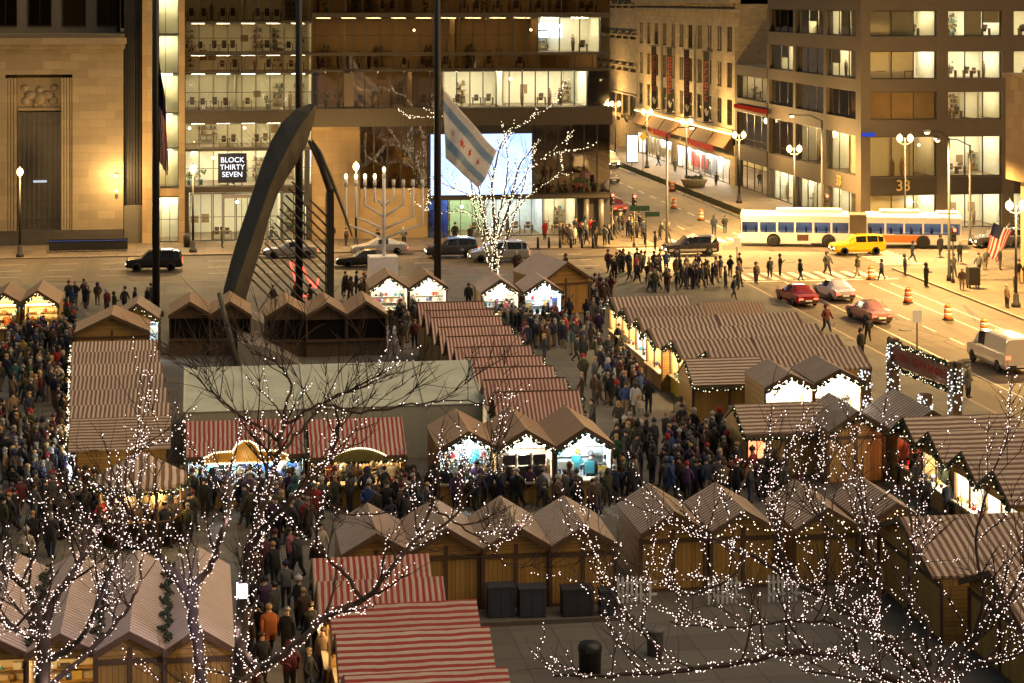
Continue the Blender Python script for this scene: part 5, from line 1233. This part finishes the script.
def body_mesh(name,long,lean,la,ra,lk,rk,twist=0):
    """standing height 1.72. la/ra: (elbow xyz, wrist xyz) offsets; lk/rk: (knee y, ankle y, ankle z)"""
    V=[];E=[];Rr=[]
    def a(p,r,par=None):
        V.append(p); Rr.append(r)
        if par is not None: E.append((par,len(V)-1))
        return len(V)-1
    pel=a((0,0,.95),.155); 
    ch=a((0,-lean*.6,1.22),.165,pel); up=a((0,-lean,1.41),.125,ch); nk=a((0,-lean*1.15,1.50),.062,up); hd=a((0,-lean*1.3-.01,1.60),.088,nk); tp=a((0,-lean*1.3,1.665),.082,hd)
    ns=a((0,-lean*1.3-.075,1.60),.04,hd)
    for s,(el,wr) in ((-1,la),(1,ra)):
        sh=a((s*.185,-lean*.95,1.385),.078,up); e=a((s*(.245+el[0]),el[1]-lean*.8,1.12+el[2]),.062,sh); w_=a((s*(.245+wr[0]),wr[1]-lean*.8,.88+wr[2]),.046,e); h=a((s*(.243+wr[0]*1.1),wr[1]*1.12-lean*.8-.01,.80+wr[2]*1.05),.045,w_)
    for s,(ky,ay,az) in ((-1,lk),(1,rk)):
        hp=a((s*.095,0,.86),.115,pel); kn=a((s*.105,ky,.49),.078,hp); an=a((s*.105,ay,.10+az),.055,kn); to=a((s*.11,ay-.16,.045+az*.7),.045,an)
    me=bpy.data.meshes.new(name); me.from_pydata(V,E,[]); o=bpy.data.objects.new(name,me); COL.objects.link(o)
    sk=o.modifiers.new('s','SKIN'); sk.use_smooth_shade=True
    for i,v in enumerate(me.skin_vertices[0].data): v.radius=(Rr[i]*(1.18 if i in(0,1,2) else 1),Rr[i]*(.82 if i in(1,2) else 1)) if i<3 else (Rr[i],Rr[i]); v.use_root=(i==0)
    sb=o.modifiers.new('b','SUBSURF'); sb.levels=1; sb.render_levels=1
    dg=bpy.context.evaluated_depsgraph_get(); m2=bpy.data.meshes.new_from_object(o.evaluated_get(dg)); bpy.data.objects.remove(o)
    bm=bmesh.new(); bm.from_mesh(m2)
    if long:   # skirt of a long coat: widen what hangs below the waist
        for v in bm.verts:
            if .5<v.co.z<.95 and abs(v.co.x)<.22 and abs(v.co.y)<.3: v.co.x*=1.12
    zmin=min(v.co.z for v in bm.verts)
    for v in bm.verts: v.co.z-=zmin
    bm.to_mesh(m2); bm.free()
    m2.materials.clear()
    for m in (COATS['black'],PANTS['blue jeans'],SKIN,SHOE): m2.materials.append(m)
    for p in m2.polygons:
        c=p.center; p.use_smooth=True
        arm=abs(c.x)>.2
        if c.z>1.50-zmin*0: p.material_index=2
        elif arm and (Vector((c.x,c.y,c.z))).z<(.84+min(la[1][2],ra[1][2])*0) and abs(c.x)>.215 and c.z<.9: p.material_index=2 if c.z<.86 else 0
        elif c.z>(.55 if long else .82): p.material_index=0
        elif c.z>.13: p.material_index=1
        else: p.material_index=3
    m2.name=name
    return m2
dn=((0,0,0),(0,-.04,.02)); sw=((.0,.1,.02),(.0,.12,.03)); sf=((.0,-.1,.02),(-.02,-.22,.08)); ph=((.02,-.06,0),(-.12,-.30,.42)); pk=((.05,.04,0),(-.05,-.08,.06)); hold=((.02,-.02,0),(-.1,-.26,.24))
POSES=[('stand',0,.0,dn,dn,(-.01,0,0),(-.01,.02,0)),('stand',1,.02,pk,pk,(-.01,0,0),(-.02,.0,0)),('walk',0,.05,sw,sf,(-.16,-.22,0),(.02,.24,.09)),('walk',1,.05,sf,sw,(.03,.24,.09),(-.14,-.2,0)),
       ('phone',0,.02,ph,pk,(-.01,0,0),(-.01,.03,0)),('hold',1,.03,hold,hold,(-.01,0,0),(-.01,.02,0)),('stand',0,.12,sf,pk,(-.02,-.04,0),(.03,.06,0)),('walk',1,.08,dn,sw,(-.2,-.28,0),(.05,.3,.12)),('phone',1,.05,ph,ph,(-.05,0,0),(.0,.02,0)),('stand',1,.0,hold,dn,(.0,.05,0),(-.06,-.06,0)),('walk',0,.03,pk,sf,(.0,.2,.06),(-.15,-.24,0)),('stand',0,.03,hold,pk,(-.04,.0,0),(.0,.03,0))]
BODIES=[(n_,l,body_mesh('person_body',l,le,a_,b_,c_,d_)) for n_,l,le,a_,b_,c_,d_ in POSES]
def headmesh(kind):
    k=MB()
    zc=1.66
    if kind=='short': k.ball((0,.012,zc+.01),.112,10,7,0,(.92,1.05,1.0)); k.v=[(x,y,z) if not(z<1.66 and y<-.02) else (x*.8,y*.2,z+.03) for x,y,z in k.v]
    elif kind=='long': k.ball((0,.02,zc),.12,10,7,0,(.95,1.05,1.05)); k.v=[(x,y,z) if not(z<1.67 and y<-.02) else (x*.9,y*.15,z+.02) for x,y,z in k.v]; k.ball((0,.06,1.53),.1,8,6,0,(1.1,.7,1.5))
    elif kind=='hat': k.lathe([(.118,1.64),(.122,1.69),(.105,1.76),(.06,1.80),(.01,1.815)],12,(0,-.01,0)); k.ball((0,-.01,1.835),.035,6,5)
    else: k.ball((0,.03,1.64),.15,10,7,0,(.95,.95,1.15)); k.v=[(x,y if y>-.05 else -.05,z) for x,y,z in k.v]
    return k.mesh({'short':'hair','long':'hair','hat':'knit_hat','hood':'hood'}[kind],[HAIRS['black']])
HEADS={k_:headmesh(k_) for k_ in ('short','long','hat','hood')}
FACE=None
used_labels=set()
CW_=[('black',34),('navy',16),('charcoal',20),('grey',5),('brown',13),('tan',3),('maroon',4),('red',2.5),('olive',6),('blue',1.6),('purple',2),('cream',1.2),('teal',1),('orange',.6),('pink',.6),('white',1.2),('green',.8),('yellow',.3)]
names_=[n_ for n_,k_ in CW_]; wts_=[k_ for n_,k_ in CW_]
HATC=['red','white','grey','black','black','navy','navy','maroon','cream','charcoal','charcoal','brown','olive','purple']
prand=random.Random(91)
def pick(zone):
    for _ in range(400):
        coat=prand.choices(names_,wts_)[0]; bi=prand.randrange(len(BODIES)); pose,long,_m=BODIES[bi]
        pants=prand.choices(list(PANTS),[4,8,2,.5])[0]; hk=prand.choices(['short','long','hat','hood'],[5,3,4,1.5])[0]
        hc=prand.choice(list(HAIRS)) if hk in('short','long') else (prand.choice(HATC) if hk=='hat' else coat)
        head={'short':'short %s hair'%hc,'long':'long %s hair'%hc,'hat':'%s knit hat'%hc,'hood':'raised hood'}[hk]
        act={'stand':'standing','walk':'walking','phone':'holding up a phone','hold':'holding a cup'}[pose]
        lb='person %s %s in %s%s coat, %s, %s'%(act,zone,'long ' if long else '',coat,pants,head)
        if len(lb.split())>16: continue
        if lb not in used_labels: used_labels.add(lb); return coat,bi,pants,hk,hc,lb
    return None
def person(p,rz,zone,spec=None):
    pc=spec or pick(zone)
    if pc is None: return
    coat,bi,pants,hk,hc,lb=pc
    pose,long,me=BODIES[bi]; s=prand.uniform(.92,1.08)*(prand.uniform(.68,.82) if prand.random()<.06 else 1)
    o=bpy.data.objects.new('person',me); COL.objects.link(o); o.location=p; o.rotation_euler=(0,0,rz); wd=prand.uniform(1.0,1.22); o.scale=(s*wd,s*wd*prand.uniform(.95,1.1),s)
    o.material_slots[0].link='OBJECT'; o.material_slots[0].material=COATS[coat]
    o.material_slots[1].link='OBJECT'; o.material_slots[1].material=PANTS[pants]
    tag(o,lb,'person','people in the market crowd')
    h=bpy.data.objects.new(HEADS[hk].name.split('.')[0],HEADS[hk]); COL.objects.link(h); h.parent=o; le=(POSES[bi][2])*1.3; h.location=(0,-le,0)
    h.material_slots[0].link='OBJECT'; h.material_slots[0].material=HAIRS[hc] if hk in('short','long') else COATS[hc]
    return o
def inpoly(x,y,pl):
    c=False; j=len(pl)-1
    for i in range(len(pl)):
        xi,yi=pl[i]; xj,yj=pl[j]
        if (yi>y)!=(yj>y) and x<(xj-xi)*(y-yi)/(yj-yi)+xi: c=not c
        j=i
    return c
ZONES=[('in the left crowd',[(-6,332),(70,318),(82,330),(80,455),(100,505),(96,520),(60,560),(20,556),(-6,570)],230,.5),
 ('before the gold crown stall',[(100,510),(200,492),(300,492),(420,492),(432,520),(420,540),(320,520),(310,545),(250,545),(235,520),(100,530)],110,.5),
 ('before the lit middle booths',[(425,488),(615,486),(640,505),(590,522),(430,515)],55,.5),
 ('in the central lane',[(470,310),(590,306),(612,330),(640,395),(668,440),(655,500),(628,500),(610,470),(592,440),(585,415),(560,380),(520,345)],150,.55),
 ('by the red lit corner stall',[(668,440),(735,440),(742,486),(800,492),(800,500),(740,505),(655,500)],75,.5),
 ('among the horizontally striped stalls',[(905,470),(940,465),(975,520),(960,540),(900,500)],18,.65),
 ('around the octagonal kiosk',[(92,500),(195,500),(195,548),(92,548)],26,.6),
 ('in the bottom left lane',[(240,575),(318,560),(345,640),(350,700),(250,700)],30,.7),
 ('at the upper left stalls',[(64,305),(160,300),(160,312),(82,322),(64,330)],14,.7)]
FARZ=[('corner',[(562,228),(640,226),(652,241),(600,247),(562,247)],42,.7),('plaza edge',[(600,268),(745,275),(742,300),(700,296),(610,290)],64,.5),('stall backs',[(270,300),(440,286),(440,296),(270,312)],14,.8),('front of small stalls',[(380,316),(418,312),(422,350),(392,352)],26,.7),('far lane',[(455,308),(590,304),(600,280),(612,300),(600,312),(470,318)],30,.62)]
placed=[]
def sample(pl,n,dmin,rr):
    out=[]; xs=[p[0] for p in pl]; ys=[p[1] for p in pl]; tries=0
    while len(out)<n and tries<n*60:
        tries+=1
        # even over the ground, not over the picture
        if out and rr.random()<.55:
            a_=rr.uniform(0,6.28); q_=rr.uniform(dmin,dmin*2); b_=rr.choice(out); g=Vector((b_.x+q_*math.cos(a_),b_.y+q_*math.sin(a_),0))
            D_=g.x*S+g.y*C; y=44000/D_; x=512+FPX*(g.x*C-g.y*S)/D_
        else:
            y=1/rr.uniform(1/max(ys),1/min(ys)); x=rr.uniform(min(xs),max(xs)); g=gp(x,y)
        if not inpoly(x,y,pl): continue
        if all((g-q).length_squared>dmin*dmin for q in placed): placed.append(g); out.append(g)
    return out
pr2=random.Random(17)
WALKERS=[(222,248,'on the sidewalk by the store entrance',90),(756,284,'on the crosswalk behind the red car',30),(770,278,'on the crosswalk',200),(827,275,'on the crosswalk by the lilac sedan',20),(882,280,'on the crosswalk by the first barrel',-90),(905,276,'on the crosswalk near the tall pole',80),(926,287,'on the crosswalk near the tall pole',90),(953,277,'beside the tall pole',10),(979,276,'on the right sidewalk',190),(998,286,'on the right sidewalk by the leaning flag',-60),(1007,308,'under the right street lamp',100),(940,256,'in front of the bus tail',0),(826,333,'in the road by the striped block',30),(868,342,'in the road left of the arch',180),(861,359,'in the road left of the arch',20),(716,186,'before the bright store',10),(658,166,'before the bright store',90),(714,235,'crossing ahead of the bus',170),(725,233,'crossing ahead of the bus',190),(660,240,'at the crowded corner',100),(668,242,'at the crowded corner',80),(1015,292,'on the right sidewalk',-100),(332,243,'under the tan wall',0),(377,250,'behind the menorah',20),(404,246,'behind the menorah',-30),(346,246,'under the tan wall',60),(520,282,'behind the lit street tree',0),(516,275,'behind the lit street tree',150),(565,277,'beside the pale blue hut',30),(961,396,'beside the arch pillar',0),(968,398,'beside the arch pillar',40),(985,270,'on the right sidewalk',0),(1000,270,'on the right sidewalk',70),(780,276,'on the crosswalk',90),(632,243,'on the crosswalk at the crowded corner',90),(645,246,'on the crosswalk at the crowded corner',-90),(655,251,'on the crosswalk at the crowded corner',80),(800,281,'on the crosswalk behind the red car',100),(858,277,'on the crosswalk by the lilac sedan',-80),(912,262,'crossing near the bus tail',60),(960,262,'crossing near the bus tail',200),(585,240,'under the screen shops',10),(560,242,'under the screen shops',60),(545,240,'under the screen shops',-40),(470,244,'under the bright screen',20),(455,243,'under the bright screen',0),(700,186,'before the bright store',80),(675,172,'before the bright store',20),(1018,283,'on the right sidewalk',30),(962,290,'beside the news box',-20)]
n_ind=0
for x,y,z,a in WALKERS:
    onroad=('crosswalk' in z or 'road' in z or 'bus' in z); g=gp(x,y,ROADZ if onroad else 0); placed.append(g)
    if person(g,R(a),z): n_ind+=1
cw=None
person(gp(681,428),R(180),'',('cream',1,'black trousers','long','brown','person in long cream coat standing alone before the honey wood stall')); placed.append(gp(681,428)); n_ind+=1
person(gp(26,575),R(10),'',('cream',4,'black trousers','hat','white','person in cream coat and white hat above the bottom left booths')); n_ind+=1
cand=[]
for nm,pl,n,dm in ZONES:
    for g in sample(pl,n,dm,pr2): cand.append((g,nm))
rest=[]
for nm,pl,n,dm in FARZ: rest+= [(g,nm) for g in sample(pl,n,dm,pr2)]
cand.sort(key=lambda t:t[0].y)
for g,nm in cand[:300-n_ind]:
    person(g,pr2.uniform(-1.2,1.2)+(0 if pr2.random()<.45 else math.pi),nm)
rest+=cand[300-n_ind:]
# the rest of the crowd, as one mass
k=MB(); cm=[COATS[n_] for n_ in names_]; allm=cm+[PANTS[n_] for n_ in PANTS]+[SKIN,SHOE]+[HAIRS[n_] for n_ in HAIRS]; ix={m.name:i for i,m in enumerate(allm)}
verts=[];faces=[];mi=[]
def addmesh(me,M,mp):
    b=len(verts); verts.extend(tuple(M@v.co) for v in me.vertices)
    for p in me.polygons: faces.append([i+b for i in p.vertices]); mi.append(mp[p.material_index])
for g,nm in rest:
    bi=pr2.randrange(len(BODIES)); me=BODIES[bi][2]; s=pr2.uniform(.95,1.06)
    M=Matrix.Translation(g)@Matrix.Rotation(pr2.uniform(0,6.28),4,'Z')@Matrix.Diagonal((s*1.06,s*1.06,s,1))
    c=pr2.choices(names_,wts_)[0]; addmesh(me,M,[ix[COATS[c].name],ix[PANTS[pr2.choice(list(PANTS))].name],ix[SKIN.name],ix[SHOE.name]])
    hk=pr2.choice(list(HEADS)); hm=HAIRS[pr2.choice(list(HAIRS))] if hk in('short','long') else COATS[pr2.choice(HATC)]
    addmesh(HEADS[hk],M@Matrix.Translation((0,-POSES[bi][2]*1.3,0)),[ix[hm.name]])
k.v=verts;k.f=faces;k.m=mi;k.sm=[True]*len(faces)
tag(k.build('crowd',allm),'dense far crowd of people in dark winter coats by the corner and road','crowd',None,'stuff')
# ================================================================ TREES WITH LIGHTS
BARK=mat('bark',(.05,.034,.025),.9,var=.4,scale=5,bump=.4)
def smooth(pts,n=5):
    P=[Vector(p) for p in pts]; out=[]
    for i in range(len(P)-1):
        a=P[max(i-1,0)];b=P[i];c=P[i+1];d=P[min(i+2,len(P)-1)]
        for j in range(n):
            t=j/n; out.append(.5*((2*b)+(c-a)*t+(2*a-5*b+4*c-d)*t*t+(3*b-a-3*c+d)*t**3))
    out.append(P[-1]); return out
def tree(name,label,base,limbs,group,seed,lit_sub=.5,sub_len=(1.6,3.2),nsub=7,spacing=.13,br=.016,bulb=None,up=.55,twigs=3,wrap=2,glow=8):
    GLOWE=1.3
    "limbs: lists of (px,py,D) turned into points of the tree; every limb carries sub-branches and twigs"
    q=random.Random(seed); o=thing(name,label,'tree',base,0,group)
    tr=MB(); cr=MB(); bl=MB()
    def lights(path,rads,sp,prob=1.0):
        acc=0
        for i in range(len(path)-1):
            a,c=path[i],path[i+1]; L=(c-a).length; r=rads[i]+.02
            ring=max(1,round(r*wrap*11)); n=L/sp
            cnt=int(n)+(q.random()<n-int(n))
            t_=(c-a).normalized(); u_=t_.orthogonal().normalized(); v_=t_.cross(u_)
            for _ in range(cnt*ring):
                if q.random()>prob: continue
                an=q.uniform(0,6.28); p=a.lerp(c,q.random())+(u_*math.cos(an)+v_*math.sin(an))*(r+q.uniform(0,.03))
                bl.octa(p,br*q.uniform(.65,1.15))
    def wander(p,d,L,n,jit,grav):
        pts=[p]; 
        for i in range(n):
            d=(d+Vector((q.uniform(-jit,jit),q.uniform(-jit,jit),q.uniform(-jit,jit)+grav))).normalized(); pts.append(pts[-1]+d*L/n)
        return pts
    B=Vector(base)
    for li,(pts,r0,r1,lit) in enumerate(limbs):
        P=smooth([Vector(p)-B for p in pts],5); n=len(P); rad=[r0+(r1-r0)*i/(n-1) for i in range(n)]
        P=[p+Vector((q.uniform(-.05,.05),q.uniform(-.05,.05),q.uniform(-.04,.04))) for p in P]
        (tr if r0>.1 else cr).tube(P,rad,8 if r0>.1 else 6)
        if lit: lights(P,rad,spacing,lit)
        L=sum((a-c).length for a,c in zip(P,P[1:]))
        for s in range(nsub if r0<.2 else max(2,nsub//2)):
            i=int(n*(.3+.68*(s+q.random())/nsub)) if r0<.2 else int(n*q.uniform(.7,.98)); i=min(n-2,i); t_=(P[i+1]-P[i]).normalized()
            d=(t_*.7+Vector((q.uniform(-1,1),q.uniform(-1,1),q.uniform(-.3,1)*up+.25))).normalized()
            ll=q.uniform(*sub_len); W=wander(P[i],d,ll,6,.22,.06); rr=max(.012,min(rad[i]*.55,.05)); rads=[rr*(1-.8*j/6) for j in range(7)]
            cr.tube(W,rads,5,0,False)
            isl=lit and q.random()<lit_sub*min(1,lit*1.15)
            if isl: lights(W,rads,spacing*1.25,.9)
            for j in range(twigs+2):
                k_=q.randrange(2,6); d2=((W[k_+1]-W[k_]).normalized()+Vector((q.uniform(-.9,.9),q.uniform(-.9,.9),q.uniform(-.3,.8)))).normalized()
                T=wander(W[k_],d2,ll*q.uniform(.3,.6),4,.25,.05); cr.tube(T,[.012,.011,.009,.007,.004],4,0,False)
                if isl and q.random()<.35: lights(T,[.01]*5,spacing*1.5,.8)
    tr.build('trunk',BARK,o)
    c=cr.build('crown',BARK,o)
    if bl.v:
        fl_=bl.build('fairy_lights',bulb or BULBW,o)
        for v in bl.v[::max(1,len(bl.v)//glow)][:glow]: point('string_glow',Vector(v)+Vector((0,-.25,.15)),GLOWE,(1,.74,.70),o,.04)
    return o
def Lm(*pp): return [atD(*p) for p in pp]
FGt='bare plaza trees wound with small lights'
def root(px,D): v=atD(px,700,D); return Vector((v.x,v.y,0))
# far left tree
b0=root(44,57); 
tree('bare_tree','bare tree wound with lights in the bottom left corner',b0,[
 ([b0,*Lm((44,720,57),(43,660,57),(42,625,57))],.27,.17,.9),
 ([*Lm((42,628,57),(30,595,56.5),(14,578,56),(-12,560,56))],.14,.05,.8),
 ([*Lm((42,626,57),(60,592,57),(80,563,57.5),(84,530,58),(78,500,58))],.13,.04,.55),
 ([*Lm((50,660,57),(80,640,56),(105,590,56),(118,550,56.5),(120,520,57))],.10,.03,.5),
 ([*Lm((44,690,57),(90,650,58.5),(118,620,59),(138,590,59),(140,560,59.5))],.09,.03,.35),
 ([*Lm((42,640,57),(10,625,55.5),(-10,620,55))],.10,.04,.9),
],FGt,3,.8,(1.2,2.6),9,spacing=.095,wrap=2.2,br=.017)
b0=root(203,57.5)
tree('bare_tree','bare forked tree wound with lights before the lilac roof',b0,[
 ([b0,*Lm((205,720,57.5),(197,650,57.5),(189,592,57.5))],.20,.13,.95),
 ([*Lm((189,594,57.5),(172,572,57.5),(158,556,57),(140,530,57),(120,500,57),(95,485,57.5),(70,490,58))],.11,.03,.75),
 ([*Lm((190,592,57.5),(212,562,58),(224,525,58),(230,490,58.5),(232,460,59))],.11,.03,.85),
 ([*Lm((160,558,57),(140,545,58),(120,540,59),(100,515,59))],.06,.02,.6),
 ([*Lm((158,556,57),(150,520,56),(130,478,56),(140,450,57),(170,440,58))],.06,.02,.6),
],FGt,5,.9,(1.3,2.8),9,spacing=.095,wrap=2.3,br=.017)
b0=root(241,55)
tree('bare_tree','tall bare tree wound with lights spreading over the red stalls',b0,[
 ([b0,*Lm((240,720,55),(240,660,55),(241,596,55))],.24,.15,.95),
 ([*Lm((241,600,55),(247,560,55),(258,518,55.5),(272,480,56),(278,455,56),(284,418,57))],.13,.05,.8),
 ([*Lm((278,455,56),(300,430,57),(330,400,58),(365,385,58),(400,372,59))],.06,.02,.12),
 ([*Lm((284,418,57),(290,385,57.5),(275,362,58),(250,352,58))],.05,.015,.1),
 ([*Lm((280,440,56.5),(250,420,56),(215,395,56),(190,372,57))],.05,.015,.12),
 ([*Lm((284,425,57),(320,405,57),(360,412,58),(410,405,58),(450,400,59),(490,405,59))],.05,.015,.12),
 ([*Lm((250,548,55),(275,515,54),(300,490,54),(330,455,55),(338,425,55),(336,405,55))],.09,.02,.7),
 ([*Lm((240,650,55),(262,668,54),(300,640,54),(332,613,54.5),(364,600,55),(392,570,55),(417,535,55.5),(430,506,56),(432,470,56))],.12,.03,.9),
 ([*Lm((417,538,55.5),(450,520,56),(480,480,56.5),(505,470,57))],.05,.02,.8),
 ([*Lm((364,600,55),(345,575,55),(318,545,55),(322,500,55),(345,515,55.5),(395,513,56))],.06,.02,.8),
 ([*Lm((430,506,56),(460,525,56),(490,545,56),(505,565,56.5))],.04,.015,.6),
 ([*Lm((262,668,54),(230,690,53),(200,720,53))],.08,.05,.9),
],FGt,8,.38,(1.2,2.8),11,twigs=6,spacing=.095,wrap=2.2,br=.017)
b0=root(930,55)
tree('bare_tree','wide bare tree wound with lights over the empty plaza at the right',b0,[
 ([b0,*Lm((932,760,55),(936,720,55),(940,684,55))],.28,.2,.9),
 ([*Lm((940,690,55),(905,655,55),(870,625,55),(835,605,55),(795,580,55.5),(745,553,56),(705,535,56),(678,529,56.5))],.13,.03,.95),
 ([*Lm((930,700,55),(895,680,54.5),(855,660,54.5),(800,652,54),(740,662,54),(668,672,54),(610,676,54),(555,676,54.5))],.13,.03,.95),
 ([*Lm((663,660,54),(650,640,54),(634,625,54),(608,590,54.5),(594,565,55))],.05,.02,.95),
 ([*Lm((870,625,55),(880,580,55.5),(870,540,56),(860,500,56.5),(840,460,57))],.09,.02,.9),
 ([*Lm((875,570,55.5),(845,545,56),(815,510,56.5),(800,480,57))],.06,.02,.9),
 ([*Lm((795,580,55.5),(780,550,56),(772,505,56.5),(770,470,57))],.06,.02,.9),
 ([*Lm((940,690,55),(965,650,55),(1000,610,55),(1030,560,55))],.12,.04,.7),
 ([*Lm((930,665,55),(925,620,55),(905,590,55.5),(915,550,56),(905,500,56.5))],.08,.02,.6),
 ([*Lm((855,660,54.5),(850,630,54),(800,620,54),(730,628,54),(670,622,54))],.06,.02,.85),
 ([*Lm((745,553,56),(735,575,55.5),(690,595,55.5),(665,580,55.5))],.05,.02,.85),
 ([*Lm((965,655,55),(985,600,54.5),(975,540,55),(990,480,55.5),(1010,430,56))],.06,.015,.15),
 ([*Lm((950,668,55),(1000,660,54),(1040,640,54))],.09,.03,.9),
 ([*Lm((938,690,55),(905,665,54),(880,640,54),(850,612,54.5),(815,590,55))],.08,.02,.95),
 ([*Lm((935,690,55),(900,690,54),(850,678,53.5),(800,670,53.5))],.07,.02,.95),
],FGt,13,.85,(1.2,3.0),11,spacing=.085,twigs=4)
# lit street tree before the screen
b0=gp(495,274); D0=b0.dot(Vector((S,C,0)))
tree('lit_street_tree','slender street tree wrapped in dense warm lights before the bright screen',b0,[
 ([b0,*[atD(x,y,D0) for x,y in ((495,262),(494,250),(494,240))]],.22,.17,1),
 ([atD(494,250,D0),atD(484,222,D0),atD(480,200,D0),atD(478,180,D0-1)],.12,.05,1),
 ([atD(494,243,D0),atD(494,215,D0),atD(492,185,D0),atD(499,150,D0),atD(510,130,D0)],.13,.04,1),
 ([atD(495,243,D0),atD(504,222,D0),atD(512,195,D0),atD(520,165,D0+1),atD(540,140,D0+1)],.12,.04,1),
 ([atD(504,222,D0),atD(525,200,D0),atD(550,180,D0),atD(575,172,D0)],.06,.02,1),
 ([atD(512,195,D0),atD(535,165,D0),atD(560,152,D0),atD(582,150,D0)],.05,.02,.9),
 ([atD(484,222,D0),atD(462,212,D0),atD(440,212,D0),atD(420,208,D0)],.05,.02,.9),
 ([b0,atD(489,262,D0),atD(482,235,D0),atD(474,205,D0),atD(470,170,D0)],.10,.03,1),
 ([b0,atD(500,260,D0),atD(508,235,D0),atD(518,205,D0),atD(528,170,D0),atD(535,150,D0)],.10,.03,1),
 ([b0,atD(496,255,D0),atD(498,220,D0),atD(505,190,D0),atD(508,160,D0),atD(502,120,D0)],.11,.03,1),
 ([atD(480,200,D0),atD(458,190,D0),atD(430,178,D0)],.05,.02,.8),
 ([atD(492,185,D0),atD(480,150,D0),atD(470,128,D0),atD(440,118,D0),atD(405,118,D0)],.05,.02,.9),
 ([atD(499,150,D0),atD(520,125,D0),atD(545,110,D0),atD(560,100,D0)],.05,.015,.9),
],'lit street trees',21,.6,(1.0,2.6),8,.17,.042,BULBY,.5,2,2.2,4)

# floodlight strapped to the tall tree, lighting the nearest roof
fp=atD(243,590,54.7); o=thing('floodlight','small white floodlight strapped to the trunk of the tall lit tree','floodlight',fp)
MB().box(-.14,-.1,-.22,.14,.1,.22).build('housing',GREYM,o); MB().box(-.17,-.09,-.18,-.142,.09,.18).build('lens',emit('floodlight_lens',(.9,.88,1),9),o); MB().box(-.1,-.13,-.18,.1,-.102,.18).build('front_lens',bpy.data.materials['floodlight_lens'],o)
d=bpy.data.lights.new('flood_light','SPOT'); d.energy=260; d.color=(.72,.64,1); d.spot_size=R(85); d.spot_blend=.5; d.shadow_soft_size=.08
l_=bpy.data.objects.new('flood_light',d); COL.objects.link(l_); l_.location=(-.3,.0,.1); l_.parent=o; l_.rotation_euler=Vector((-.75,.75,-.75)).to_track_quat('-Z','Y').to_euler()
